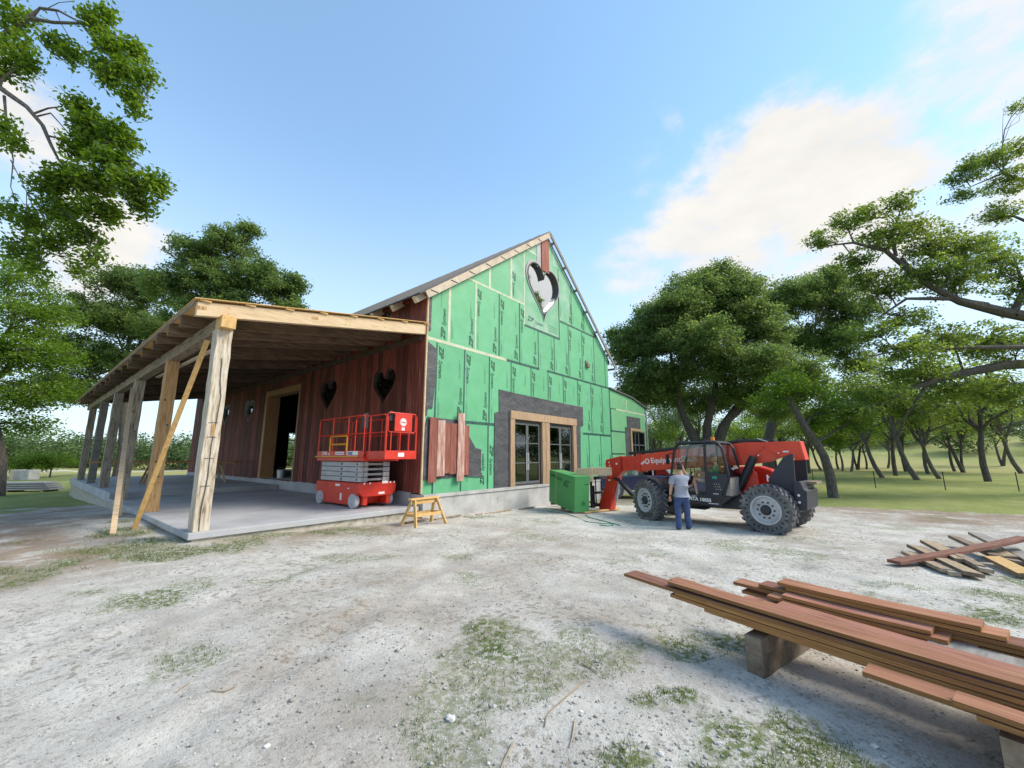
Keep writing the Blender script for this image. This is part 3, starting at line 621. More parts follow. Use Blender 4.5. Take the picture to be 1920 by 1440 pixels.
tape(7.97, 5.40, 11.9, 5.40, 'tape_pale', .11); tape(11.9, 5.40, 14.12, 5.38, 'tape_dark', .10); tape(14.75, 5.42, 20.87, 5.42, 'tape_dark', .09)
tape(9.3, 8.07, 13.1, 8.07, 'tape_pale', .08); tape(15.9, 8.07, 19.3, 8.07, 'tape_dark', .09); tape(HP[0], HP[1], HP[2]+.03, HP[1], 'tape_dark', .1); tape(HP[2], HP[1], HP[2], 10.2, 'tape_dark', .07); tape(HP[0], HP[1], HP[0], 8.07, 'tape_pale', .05)
tape(9.6, 2.80, 11.25, 2.80, 'tape_dark', .10); tape(17.82, 2.75, 20.87, 2.75, 'tape_dark', .10); tape(12.4, 10.74, 14.4, 10.74, 'tape_pale', .07)
# black membrane sheets
def membrane(poly, dy=.008, name='membrane_sheet', res=.12):
    """wrinkled sheet: a fine grid over the outline"""
    from mathutils.geometry import tessellate_polygon
    bm = bmesh.new(); vs = [bm.verts.new((u, YF-dy, v)) for u, v in poly]; f0 = bm.faces.new(vs); bm.normal_update(); bmesh.ops.triangulate(bm, faces=bm.faces)
    for _ in range(5):
        es = [e for e in bm.edges if e.calc_length() > res*2]
        if not es: break
        bmesh.ops.subdivide_edges(bm, edges=es, cuts=1); bmesh.ops.triangulate(bm, faces=bm.faces)
    for v in bm.verts:
        n = float(fbm(v.co.x*2.6+v.co.z*.8, v.co.z*3.4, 91, 3))-.5; v.co.y -= .012+abs(n)*.05
    ext = bmesh.ops.extrude_face_region(bm, geom=list(bm.faces)); 
    for g in ext['geom']:
        if isinstance(g, bmesh.types.BMVert): g.co.y = YF-.0065
    bmesh.ops.recalc_face_normals(bm, faces=bm.faces)
    me = bpy.data.meshes.new(name); bmesh.ops.translate(bm, verts=bm.verts, vec=(-XL, -YF, 0)); bm.to_mesh(me); bm.free(); me.materials.append(M['membrane'])
    me.polygons.foreach_set('use_smooth', [True]*len(me.polygons)); me.set_sharp_from_angle(angle=R(50)); return add(name, me, barn)
membrane([(11.2, SILL), (11.2, 3.24), (11.46, 3.31), (11.44, 4.16), (12.2, 4.13), (17.15, 4.06), (17.83, 4.07), (17.8, 3.12), (17.52, 3.08), (17.45, SILL), (DOOR[2]+.01, SILL), (DOOR[2]+.01, DOOR[3]+.01), (DOOR[0]-.01, DOOR[3]+.01), (DOOR[0]-.01, SILL)])
membrane([(7.965, 5.28), (8.30, 5.10), (8.36, 4.62), (8.24, 3.13), (8.03, 3.12), (8.04, 2.9), (7.965, 2.85)])
membrane([(7.965, 5.64), (8.06, 5.66), (8.07, 6.92), (7.965, 6.86)])
membrane([(7.965, .93), (7.965, 2.5), (8.06, 2.86), (9.68, 2.83), (9.86, 2.35), (10.2, 1.93), (10.50, 1.88), (10.50, .93), (9.6, .98), (8.6, .95)], .012)
# trial boards nailed over it
for (x0, x1, z0, z1, m, dy) in ((8.10, 8.42, .84, 2.84, 'red_patch', 0), (8.42, 8.74, 1.02, 2.77, 'pink_patch', .012), (8.74, 8.97, 1.10, 2.70, 'red_patch', .004), (8.97, 9.26, 1.07, 2.70, 'red_patch', .01), (9.25, 9.56, .84, 3.06, 'pink_patch', .05), (9.53, 9.82, 1.02, 2.67, 'red_patch', .0)):
    MB().prism([(x0, z0), (x1, z0+.01), (x1-.004, z1+.015), (x0+.006, z1)], FA(YF-.10-dy), 0, .03).build('trial_board', M[m], barn, True, bevel=.003)
# corner trim and post above heart
MB().box((XL-.035, YF-.02, SILL+.02), (XL+.022, YF+.035, 6.93)).build('corner_trim', M['pine'], barn, True)
MB().prism([(14.38, 10.15), (14.98, 10.15), (14.98, 11.95), (14.38, 11.62)], FA(YF-.05), 0, .045).build('peak_board', M['red_patch'], barn, True)
MB().prism([(14.02, 10.2), (14.375, 10.2), (14.375, 11.62), (14.02, 11.35)], FA(YF-.012), 0, .008).build('flashing', M['steel_grey'], barn, True)
v_ = MB(); v_.cbox((18.36, YF-.02, 6.45), (.22, .05, .2)); v_.cbox((18.42, YF-.06, 6.30), (.26, .12, .2)); v_.build('vent_stub', M['scrap'], barn, True)
# --- double doors in the front
fd = MB(); x0, z0, x1, z1 = DOOR
fd.box((x0-.03, YF-.12, z1-.30), (x1+.05, YF+.05, z1+.02)); door = fd.build('front_door_frame', M['door_wood'], barn, True, bevel=.004)
for (a, b_) in ((x0-.03, x0+.24), (14.17, 14.43), (14.455, 14.73), (x1-.27, x1+.01)):
    MB().box((a, YF-.10, SILL+.002), (b_, YF+.05, z1-.302)).build('door_post', M['door_wood'], door, True, bevel=.004)
for k, (a, b_) in enumerate(((x0+.245, 14.165), (14.735, x1-.275))):
    mid = (a+b_)/2
    fr = MB(); fr.box((a, YF+.0, z1-.40), (b_, YF+.06, z1-.303)); fr.box((a, YF, SILL+.003), (a+.06, YF+.06, z1-.402)); fr.box((b_-.06, YF, SILL+.003), (b_, YF+.06, z1-.402)); fr.box((a+.062, YF+.001, SILL+.003), (b_-.062, YF+.059, SILL+.06)); fr.build('door_surround', M['dark_frame'], door, True)
    for sgn in (-1, 1):
        p0, p1 = (a+.065, mid-.006) if sgn < 0 else (mid+.006, b_-.065)
        lf = MB(); zb, zt = SILL+.066, z1-.406
        lf.box((p0, YF+.012, zb), (p0+.07, YF+.05, zt)); lf.box((p1-.07, YF+.012, zb), (p1, YF+.05, zt)); lf.box((p0+.071, YF+.013, zb), (p1-.071, YF+.049, zb+.09)); lf.box((p0+.071, YF+.013, zt-.08), (p1-.071, YF+.049, zt))
        for zz in (1.38, 2.16): lf.box((p0+.071, YF+.010, zz-.018), (p1-.071, YF+.049, zz+.018))
        leafo = lf.build('door_leaf', M['mullion'], door, True)
        MB().box((p0+.072, YF+.03, zb+.091), (p1-.072, YF+.038, zt-.081)).build('pane', M['glass'], door, True)
        hx = p1-.03 if sgn < 0 else p0+.03
        hd = MB(); hd.box((hx-.055, YF-.004, 1.10), (hx+.055, YF+.011, 1.78)); hd.beam((hx, YF-.02, 1.42), (hx-sgn*-.12 if sgn > 0 else hx-.12, YF-.03, 1.42), .02, .02); hd.build('handle_plate', M['steel_grey'], door, True)
# --- siding on the long wall
hearts = [(12.31, 4.02, 1.42, 1.30), (16.3, 4.08, 1.42, 1.30), (25.15, 4.07, 1.36, 1.2), (29.1, 4.12, 1.36, 1.2)]
SA = lambda x0: (lambda u, v, d: (x0+d, u, v))
cutters = []
cm = MB()
for (hy, hz_, w, h) in hearts: cm.prism(heart(hy, hz_, w, h), SA(XL-1), 0, 2)
cm.box((XL-1, 18.85, .57), (XL+1, 22.9, 4.9)); cm.box((XL-1, 12.0, 6.42), (XL+1, 12.55, 6.78))
cutter = cm.build('side_cutter', M['black'])
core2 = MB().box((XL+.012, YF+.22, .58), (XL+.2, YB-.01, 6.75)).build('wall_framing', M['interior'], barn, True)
y = YF+.05; bds = []; br = random.Random(3); tall_cut = []
while y < YB-.2:
    w = br.uniform(.24, .40); ye = min(y+w, YB)
    if y < 22 and ye > 22.6: pass
    z0 = .56+br.uniform(-.03, .03)+(.0 if y > 12 else -.02); pj = br.uniform(0, .016)
    mb = MB(); mb.box((XL-.03-pj, y+.004, z0), (XL-.004, ye-.004, 6.98-.0*pj)); o = mb.build('siding_board', M['red_wood'], barn, True)
    touch = (18.85 < ye and y < 22.9) or (12.0 < ye and y < 12.6) or any(hy-w_/2 < ye and y < hy+w_/2 for hy, hz_, w_, h_ in hearts)
    if touch: tall_cut.append(o)
    bds.append(o); y = ye
cut([core2]+tall_cut, cutter); bpy.data.objects.remove(cutter)
for o in [core2]+tall_cut:
    if len(o.data.vertices) == 0: bpy.data.objects.remove(o); continue
    if o is core2: continue
    bm = bmesh.new(); bm.from_mesh(o.data); isl = []; seen = set()      # a board cut in two becomes two boards
    for v in bm.verts:
        if v in seen: continue
        st = [v]; grp = set()
        while st:
            w = st.pop()
            if w in grp: continue
            grp.add(w); st += [e.other_vert(w) for e in w.link_edges]
        seen |= grp; isl.append({w.index for w in grp})
    bm.free()
    for q in isl[1:]:
        o2 = o.copy(); o2.data = o.data.copy(); COL.objects.link(o2); b2 = bmesh.new(); b2.from_mesh(o2.data); b2.verts.ensure_lookup_table(); bmesh.ops.delete(b2, geom=[v for v in b2.verts if v.index not in q], context='VERTS'); b2.to_mesh(o2.data); b2.free()
    if len(isl) > 1:
        b2 = bmesh.new(); b2.from_mesh(o.data); bmesh.ops.delete(b2, geom=[v for v in b2.verts if v.index not in isl[0]], context='VERTS'); b2.to_mesh(o.data); b2.free()
for k, (hy, hz_, w, h) in enumerate(hearts):
    H = heart(hy, hz_, w, h); c = (hy, hz_)
    mb = MB(); ring(scale_heart(H, 1.0, c), scale_heart(H, .93, c), SA(XL-.045 if k > 1 else XL-.01), 0, .2, mb); o = mb.build('heart_window', M['steel_grey'] if k > 1 else M['dark_frame'], barn, True)
    MB().prism(scale_heart(H, .95, c), SA(XL+.10), 0, .008).build('pane', M['dark_glass'] if k < 2 else M['glass'], o, True)
sw = MB(); sw.box((XL-.02, 12.0, 6.42), (XL+.05, 12.05, 6.78)); sw.box((XL-.02, 12.5, 6.42), (XL+.05, 12.55, 6.78)); sw.box((XL-.02, 12.051, 6.73), (XL+.05, 12.499, 6.78)); sw.box((XL-.01, 12.26, 6.42), (XL+.04, 12.29, 6.729)); o = sw.build('small_window', M['dark_frame'], barn, True)
MB().box((XL+.02, 12.051, 6.42), (XL+.026, 12.499, 6.729)).build('pane', M['heart_glass'], o, True)
# big side doorway: timber jambs and head
jm = MB(); jm.box((XL-.06, 22.62, .58), (XL+.55, 22.9, 4.9)); o = jm.build('doorway_jamb', M['orange_frame'], barn, True)
MB().box((XL-.06, 18.86, .58), (XL+.40, 18.99, 4.9)).build('doorway_jamb', M['orange_frame'], barn, True)
MB().box((XL-.06, 18.99, 4.62), (XL+.40, 22.615, 4.898)).build('doorway_head', M['orange_frame'], barn, True)
# far walls, with the glazed opening at the back
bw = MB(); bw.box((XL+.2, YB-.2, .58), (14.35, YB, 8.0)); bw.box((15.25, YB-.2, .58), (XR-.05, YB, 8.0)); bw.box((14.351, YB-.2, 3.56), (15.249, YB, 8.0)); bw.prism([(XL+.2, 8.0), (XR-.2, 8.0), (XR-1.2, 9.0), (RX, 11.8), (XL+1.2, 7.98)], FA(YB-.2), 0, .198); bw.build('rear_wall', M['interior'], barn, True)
rd = MB()
for zz in (.72, 1.45, 2.2, 2.95, 3.52): rd.box((14.36, YB-.15, zz-.03), (15.24, YB-.1, zz+.03))
for xx in (14.37, 15.2): rd.box((xx, YB-.149, .7), (xx+.04, YB-.101, 3.55))
rd.build('rear_glazed_door', M['dark_frame'], barn, True)
MB().box((XR-.2, YF+.22, .58), (XR-.02, YB-.21, 6.9)).build('right_wall', M['green'], barn, True)
# roof: panels, ridge, rake boards, lookouts, rafter tails
def roof_slab(xa, xb, y0, y1, dz0, dz1, name, m):
    za, zb = roof_z(xa), roof_z(xb); mb = MB()
    vs = [(xa, y0, za+dz0), (xb, y0, zb+dz0), (xb, y1, zb+dz0), (xa, y1, za+dz0), (xa, y0, za+dz1), (xb, y0, zb+dz1), (xb, y1, zb+dz1), (xa, y1, za+dz1)]
    mb._add(vs, [(3,2,1,0),(4,5,6,7),(0,1,5,4),(1,2,6,5),(2,3,7,6),(3,0,4,7)]); return mb.build(name, m, barn, True)
y = 9.80
while y < YB+.5:
    roof_slab(XL-.55, RX-.01, y, min(y+.605, YB+.6), -.03, .0, 'roof_panel', M['metal_roof'])
    MB().beam((XL-.55, y+.61, roof_z(XL-.55)+.012), (RX-.01, y+.61, RZ+.005), .03, .03).build('standing_seam', M['metal_roof'], barn, True); y += .61
roof_slab(RX+.01, XR+.35, YF+.03, YB+.6, -.06, -.02, 'roof_deck', M['metal_roof'])
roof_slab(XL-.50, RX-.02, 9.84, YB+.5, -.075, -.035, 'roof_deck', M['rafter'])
MB().beam((XL-.22, 9.86, roof_z(XL-.22)-.20), (RX-.03, 9.86, RZ-.22), .05, .24).build('rake_board', M['pale_board'], barn, True)
MB().beam((RX+.03, 9.86, RZ-.10), (XR+.62, 9.86, roof_z(XR+.62)-.10), .06, .16).build('rake_board', M['grey_timber'], barn, True)
for k in range(9):   # ends of roof battens between rake board and metal
    x = XL-.1+k*.86; 
    if x < RX-.3: MB().box((x, 9.835, roof_z(x)-.115), (x+.32, 9.89, roof_z(x)-.078)).build('batten', M['rafter'], barn, True)
for k in range(7):
    x = RX+.35+k*1.04; z = roof_z(x)-.20
    MB().box((x-.05, 9.895, z-.05), (x+.05, YF+.4, z+.05)).build('lookout', M['grey_timber'], barn, True)
MB().beam((XR+.28, YF+.02, roof_z(XR+.3)-.12), (XR+.28, YB, roof_z(XR+.3)-.12), .05, .16).build('eave_board', M['grey_timber'], barn, True)
y = YF+.12
while y < YB:
    z = roof_z(XL-.22)-.20
    MB().beam((XL-.46, y, roof_z(XL-.46)-.20), (XL+.1, y, roof_z(XL+.1)-.20), .16, .22).build('rafter_tail', M['pale_board'], barn, True, bevel=.004); y += 1.22
MB().box((XL-.12, YF, 6.80), (XL-.035, YB, 6.96)).build('frieze_board', M['red_wood'], barn, True)
# bucket by the door
bk = thing('bucket', 'white plastic bucket standing just inside the dark barn doorway', 'bucket', (8.6, 22.0, .58))
MB().lathe([(0, 0), (.13, 0), (.155, .36), (.162, .36), (.162, .385), (.15, .385), (.125, .02), (0, .02)], axis='Z', n=20).build('pail', M['white'], bk, smooth=True)
MB().tube([(.16*math.cos(t), -.02, .36+.17*math.sin(t)) for t in [i*math.pi/8 for i in range(9)]], .006, 5).build('handle', M['steel_grey'], bk)
# ================================================================ ANNEX (low wing at the right of the gable)
AX0, AX1 = 20.9, 26.0
annex = thing('annex', 'low green sheathed wing joined to the right side of the barn', 'building', (AX0, YF, 0))
def a_top(x): return 5.38-.07*(x-AX0) if x < 24 else 5.163-.20*(x-24)
MB().box((AX0, YF-.1, -1.2), (AX1, YF+.5, SILL)).build('foundation_wall', M['concrete'], annex, True)
WIN = (23.5, 1.45, 25.85, 3.16)
cr_ = MB()
for pc in minus([(AX0, SILL), (AX1, SILL), (AX1, a_top(AX1)), (24, a_top(24)), (AX0, a_top(AX0))], WIN): cr_.prism(pc, FA(YF+.014), 0, .2)
cr_.box((AX1-.2, YF+.215, SILL), (AX1, YF+9, 4.4)); cr_.box((AX0+.02, YF+9, SILL), (AX1, YF+9.2, 4.8)); cr_.build('wall_framing', M['interior'], annex, True)
for (z0, z1, cols) in ((SILL, 1.77, (20.91, 22.6, 24.2, 26.0)), (1.77, 3.03, (20.91, 22.62, 24.2, 26.0)), (3.03, 4.30, (20.91, 23.2, 26.0)), (4.30, 5.6, (20.91, 23.2, 26.0))):
    for i in range(len(cols)-1):
        pl = clip(clip(rect(cols[i]+.003, z0+.003, cols[i+1]-.003, z1-.003), .07, 1, 5.38+.07*AX0), .20, 1, 5.163+.2*24)
        pcs = minus(pl, WIN) if len(pl) > 2 else []
        if pcs:
            mb = MB()
            for pc in pcs: mb.prism(pc, FA(YF), 0, .012)
            mb.build('sheathing_panel', M['green_annex'], annex, True)
def atape(x0, z0, x1, z1, m, w):
    pl = rect(x0-w/2, z0, x0+w/2, z1) if abs(x1-x0) < .01 else rect(x0, z0-w/2, x1, z0+w/2)
    for pc in minus(pl, WIN): MB().prism(pc, FA(YF-.0045), 0, .003).build('seam_tape', M[m], annex, True)
atape(21.0, 4.30, 21.7, 4.30, 'tape_dark', .05); atape(21.7, 4.30, 25.9, 4.30, 'tape_pale', .09); atape(21.02, 3.03, 21.02, 4.3, 'tape_dark', .05); atape(20.92, 3.03, 22.8, 3.03, 'tape_dark', .09); atape(20.92, 1.77, 22.6, 1.77, 'tape_dark', .08); atape(23.2, 4.3, 23.2, 5.0, 'tape_pale', .08); atape(20.95, SILL, 20.95, 5.3, 'tape_dark', .06)
MB().prism([(23.12, 3.34), (25.15, 3.34), (25.15, 4.02), (23.12, 4.02)], FA(YF-.02), 0, .014).build('membrane_sheet', M['membrane'], annex, True)
MB().prism([(22.8, SILL), (23.48, SILL), (23.48, 3.338), (22.8, 3.338)], FA(YF-.02), 0, .014).build('membrane_sheet', M['membrane'], annex, True)
wf = MB(); x0, z0, x1, z1 = WIN; wf.box((x0-.05, YF-.08, z1-.0), (x1-.6, YF+.05, z1+.16)); wf.box((x0-.05, YF-.08, SILL+.3), (x0+.16, YF+.05, z1-.002)); wo = wf.build('window', M['door_wood'], annex, True)
mu = MB()
for xx in (x0+.17, x0+.75, x0+1.3, x1-.08): mu.box((xx, YF+.0, z0), (xx+.05, YF+.04, z1-.004))
for zz in (z0+.02, 2.3, z1-.06): mu.box((x0+.17, YF+.003, zz), (x1-.03, YF+.037, zz+.05))
mu.build('frame', M['mullion'], wo, True); MB().box((x0+.16, YF+.05, z0), (x1, YF+.056, z1-.004)).build('pane', M['glass'], wo, True)
ro = MB()
ro.prism([(AX0+.005, a_top(AX0)+.02), (24, a_top(24)+.02), (AX1+.35, a_top(AX1+.35)+.02), (AX1+.35, a_top(AX1+.35)+.10), (24, a_top(24)+.10), (AX0+.005, a_top(AX0)+.10)], FA(YF-.1), 0, 9.6); ro.build('roof', M['metal_roof'], annex, True)
MB().tube([(AX1+.12, YF-.05, 4.45), (AX1+.1, YF-.05, SILL+.1)], .05, 8).build('downpipe', M['steel_grey'], annex, True)

# ================================================================ PORCH
porch = thing('porch', 'open lean-to porch of heavy salvaged timbers on a concrete slab along the barn', 'porch', (2.36, YF, 0))
sb = MB(); sb.box((2.36, YF, .04), (XL-.06, 20.3, .17)); sb.build('lower_slab', M['slab'], porch, True, bevel=.01)
sb = MB(); sb.box((2.36, 20.302, .04), (XL-.06, 36.0, .36)); sb.build('upper_slab', M['slab'], porch, True, bevel=.01)
sb = MB(); sb.box((2.44, YF+.06, -1.6), (XL-.07, 35.9, .038)); sb.build('footing', M['rough_concrete'], porch, True)
PY = [10.1, 14.62, 19.4, 24.0, 28.3, 32.9]; pm = ['white_post', 'orange_post', 'old_beam', 'old_beam', 'grey_timber', 'old_beam']
def rough_post(x0, y0, x1, y1, z0, z1, lean=(0, 0)):
    n = 14; mb = MB(); vs = []; prr = random.Random(int(y0*10))
    for i in range(n+1):
        t = i/n; z = z0+(z1-z0)*t; ox, oy = lean[0]*t, lean[1]*t; j = lambda: prr.uniform(-.008, .008)
        vs += [(x0+ox+j(), y0+oy+j(), z), (x1+ox+j(), y0+oy+j(), z), (x1+ox+j(), y1+oy+j(), z), (x0+ox+j(), y1+oy+j(), z)]
    fs_ = [(3, 2, 1, 0), tuple(n*4+k for k in range(4))]
    for i in range(n):
        for k in range(4): fs_.append((i*4+k, i*4+(k+1)%4, (i+1)*4+(k+1)%4, (i+1)*4+k))
    mb._add(vs, fs_); return mb
BZ = 4.34
for i, y in enumerate(PY):
    zb = .17 if y < 20 else .36; o = rough_post(2.43, y, 2.71, y+.32, zb, BZ-.002, (-.02 if i == 0 else .0, 0)).build('post', M[pm[i]], porch, True, bevel=.006)
    if i == 0:
        nt_ = MB(); nt_.box((2.53, y-.012, 2.05), (2.585, y-.006, 2.30)); nt_.build('mortise', M['orange_post'], o, True)
        ck = MB(); pts = [(2.55, 3.7), (2.57, 3.2), (2.62, 2.9), (2.60, 2.4), (2.56, 1.9), (2.57, 1.2), (2.53, .6), (2.535, .19)]
        for k in range(len(pts)-1): ck.beam((pts[k][0], y-.0095, pts[k][1]), (pts[k+1][0], y-.0095, pts[k+1][1]), .014, .004, up=(0, 1, 0))
        for zz in (2.33, 2.03, 1.6, 1.05): ck.box((2.47, y-.0115, zz), (2.47+.16, y-.0075, zz+.008))
        ck.build('crack', M['dark_frame'], o, True)
    elif i < 4:
        nb = MB()
        for (zz, xx) in ((1.5, 2.5), (2.5, 2.62), (1.1, 2.6), (3.2, 2.5)): nb.cbox((xx, y-.01, zz), (.04, .006, .05))
        nb.build('bolt_hole', M['dark_frame'], o, True)
# front block (end of the beam) and the beam in lengths
bl = MB().box((2.41, 9.90, BZ), (2.68, 10.3, BZ+.27)).build('beam_end', M['fresh_pine'], porch, True, bevel=.004)
for a, b_ in ((10.302, 17.0), (17.004, 26.0), (26.004, 34.9)):
    mb = MB(); mb.box((2.45, a, BZ), (2.70, b_, BZ+.30)); mb.build('beam', M['old_beam_h'], porch, True, bevel=.008)
PS = .175
def pz(x): return 4.80+PS*(x-2.0)      # top of the rafters
ys_ = [10.04, 11.35, 12.3, 13.45, 14.6, 15.85, 17.1, 18.3, 19.55, 20.8, 22.1, 23.4, 24.7, 26.0, 27.3, 28.6, 29.9, 31.2, 32.5, 33.8]
rr = random.Random(9)
for k, y in enumerate(ys_):
    tail = 2.0+(0 if k == 0 else rr.uniform(-.05, .08)); h = .30 if k == 0 else rr.uniform(.24, .30); w = .14
    xw = XL-.045
    mb = MB(); vs = []
    for (x, z) in ((tail, pz(tail)), (xw, pz(xw)), (xw, pz(xw)-h-.03), (tail, pz(tail)-h)): vs += [(x, y, z), (x, y+w, z)]
    mb._add(vs, [(0, 2, 4, 6), (7, 5, 3, 1), (0, 1, 3, 2), (2, 3, 5, 4), (4, 5, 7, 6), (6, 7, 1, 0)])
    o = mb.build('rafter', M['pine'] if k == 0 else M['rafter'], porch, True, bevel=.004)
    if k == 0:
        n_ = MB()
        for x in (2.0, 4.3): n_.prism([(x-.002, pz(x)-.17), (x+.16, pz(x)-.145), (x+.16, pz(x)-.075), (x-.002, pz(x)-.09)], FA(y-.004), 0, .006)
        for x in (2.55, 5.2, 5.32, 6.4): 
            for dz in (.08, .22): n_.cbox((x, y-.003, pz(x)-dz), (.02, .006, .02))
        n_.build('notch', M['orange_post'], o, True)
for k in range(8):       # battens running the length of the porch roof
    x = 2.02+k*.82; mb = MB()
    mb.beam((x+.1, 9.99, pz(x+.1)+.022), (x+.1, 35.2, pz(x+.1)+.022), .20, .04); mb.build('roof_batten', M['fresh_pine'], porch, True)
dk = MB(); dk._add([(x, y, pz(x)+dz) for dz in (.046, .062) for x, y in ((1.93, 9.96), (XL-.04, 9.96), (XL-.04, 35.3), (1.93, 35.3))], [(3,2,1,0),(4,5,6,7),(0,1,5,4),(1,2,6,5),(2,3,7,6),(3,0,4,7)]); dk.build('roof_sheet', M['fresh_pine'], porch, True)
MB().beam((1.98, 10.2, pz(1.98)+.02), (1.98, 35.2, pz(1.98)+.02), .05, .05).build('eave_strip', M['grey_timber'], porch, True)
MB().box((XL-.044, 9.98, pz(XL)-.34), (XL-.036+.0, 10.03, pz(XL)+.05)).build('end_trim', M['fresh_pine'], porch, True)
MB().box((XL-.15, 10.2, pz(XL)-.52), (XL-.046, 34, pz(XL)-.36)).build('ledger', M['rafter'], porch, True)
# ceiling boards seen from below between rafters (underside planks)
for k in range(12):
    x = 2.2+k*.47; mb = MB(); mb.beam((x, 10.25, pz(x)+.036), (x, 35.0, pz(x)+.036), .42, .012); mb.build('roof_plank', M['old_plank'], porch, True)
# temporary braces
def brace(label, p, q, w, h, m):
    p, q = Vector(p), Vector(q); mid = p.copy(); o = MB().beam(p-mid, q-mid, w, h, up=(1, 0, 0)).build('brace_board', M[m]); o.location = mid; return tag(o, label, 'brace', 'temporary braces on the porch')
brace('orange tinted board leaning from the grass up to the head of the front post', (2.02, 13.0, gz(2.02, 13)), (2.46, 11.0, 4.25), .045, .095, 'fresh_pine')
brace('long pale board leaning from the dirt against the third porch post', (1.60, 12.45, gz(1.6, 12.45)), (2.37, 19.3, 4.0), .045, .10, 'pine')
brace('short pale board standing behind the long leaning board by the slab edge', (2.08, 15.6, gz(2.08, 15.6)), (2.36, 19.2, 2.6), .045, .09, 'pine')
brace('thin pale board nailed diagonally under the porch beam', (2.78, 11.7, 4.22), (2.78, 18.0, 4.30), .03, .10, 'pale_board')

# ---- boards on sawhorses at the back of the porch
def sawhorse(name, label, x, y, z, L_, H_, rot, m, cat='sawhorse', spread=.3, two_rail=True):
    t = thing(name, label, cat, (x, y, z), rot)
    MB().cbox((0, 0, H_-.02), (L_, .14, .04)).build('top_plate', m, t, bevel=.003)
    MB().cbox((0, .0, H_-.10), (L_-.06, .04, .115)).build('rail', m, t, bevel=.003)
    for sx in (-1, 1):
        for sy in (-1, 1):
            MB().beam((sx*(L_/2-.12), sy*.05, H_-.05), (sx*(L_/2+.02), sy*spread, .0), .035, .085, up=(0, 1, 0)).build('leg', m, t)
        MB().cbox((sx*(L_/2-.03), 0, H_*.42), (.025, spread*1.25, .07)).build('end_brace', m, t)
    if two_rail:
        for sy in (-1, 1): MB().cbox((0, sy*spread*.66, H_*.42), (L_-.02, .022, .08)).build('side_rail', m, t)
    return t
sawhorse('sawhorse', 'small yellow pine sawhorse standing in the yard by the corner of the slab', 7.22, 8.97, gz(7.2, 8.97)-.005, 1.02, .72, R(3), M['fresh_pine'])
sawhorse('sawhorse', 'dark orange trestle under the left end of the boards on the porch', 4.35, 26.0, .36, .8, .96, R(90), M['orange_post'], two_rail=False)
sawhorse('sawhorse', 'pale trestle under the right end of the boards on the porch', 6.6, 24.6, .36, .8, .96, R(90), M['pine'], two_rail=False)
def board(label, p, q, w, h, m, group, edge=None, sag=0, name='lumber_board', up=(0, 0, 1), roll=0):
    """plank between two ends; top face one material, sawn edges another; slight sag"""
    p, q = Vector(p), Vector(q); n = 9 if sag else 1; d = (q-p).normalized(); s = d.cross(Vector(up)).normalized(); u_ = s.cross(d)
    if roll: rm = Matrix.Rotation(roll, 3, d); s = rm@s; u_ = rm@u_
    mb = MB(); vs = []
    for i in range(n+1):
        t = i/n; c = (q-p)*t+Vector((0, 0, sag*((2*t-1)**2-1)))
        vs += [c-s*w/2-u_*h/2, c+s*w/2-u_*h/2, c+s*w/2+u_*h/2, c-s*w/2+u_*h/2]
    fs_ = [(3, 2, 1, 0), tuple(n*4+k for k in range(4))]; mi = [1, 1]
    for i in range(n):
        for k in range(4): fs_.append((i*4+k, i*4+(k+1)%4, (i+1)*4+(k+1)%4, (i+1)*4+k)); mi.append(1 if k in (1, 3) else 0)
    # grain runs along local Y: rotate the object so that its Y follows the plank
    ang = math.atan2(-d.x, d.y); Rz = Matrix.Rotation(-ang, 3, 'Z')
    mb.v = [tuple(Rz@v) for v in vs]; mb.f = fs_; mb.mi = mi
    me = bpy.data.meshes.new(name); me.from_pydata(mb.v, [], mb.f); me.materials.append(m); me.materials.append(edge or m); me.polygons.foreach_set('material_index', mi); me.update()
    bm = bmesh.new(); bm.from_mesh(me); bmesh.ops.recalc_face_normals(bm, faces=bm.faces); bm.to_mesh(me); bm.free()
    o = add(name, me); o.location = p; o.rotation_euler = (0, 0, ang); return tag(o, label, 'board', group)
for k in range(6):
    dx = rr.uniform(-.5, .4); dy = (k % 3)*.24
    board('reddish board lying in the pile across the porch trestles', (2.7+dx, 26.7-dy*.9, 1.35+.045*(k//3)), (7.5+dx, 24.0-dy*.9, 1.35+.045*(k//3)), .2, .035, M['red_lumber'], 'boards across the porch trestles', M['lumber_edge'])
# ================================================================ LUMBER IN THE FOREGROUND
def along(p, q, t): return tuple(Vector(p)+(Vector(q)-Vector(p))*t)
A0 = Vector((4.27, 1.98, 0)); A1 = Vector((3.02, -2.9, 0)); DD = (A1-A0).normalized(); SS = Vector((-DD.y, DD.x, 0))    # SS points away from the camera
if SS.x < 0: SS = -SS
def bd(label, off, t0, t1, z, w, h=.0275, m='red_lumber', group='', zt=None, yaw=0, sag=.0, edge='lumber_edge'):
    off += lb.uniform(-.014, .014); p = A0+DD*t0+SS*off; q = A0+DD*t1+SS*(off+yaw*(t1-t0)); zt = z if zt is None else zt
    if m == 'red_lumber' and lb.random() < .4: m = 'orange_lumber'
    return board(label, (p.x, p.y, z), (q.x, q.y, zt), w, h, M[m], group, M[edge], sag)
PT = .0335; G1 = 'red boards in the long front stack'; G2 = 'red boards in the shorter rear stack'
lb = rr
spec1 = [  # off, t0, t1, layer, width
 (.10, .02, 4.4, 3, .20, 'top board sticking out farthest at the left end of the long front stack'),
 (.115, .52, 5.0, 4, .19, 'uppermost wide pinkish red board of the long front stack'),
 (.09, .60, 4.9, 2, .20, 'third board from the top of the long front stack'),
 (.10, .55, 4.7, 1, .21, 'dark red board near the bottom of the long front stack with its left end showing'),
 (.09, .88, 4.9, 0, .19, 'lowest board of the long front stack')]
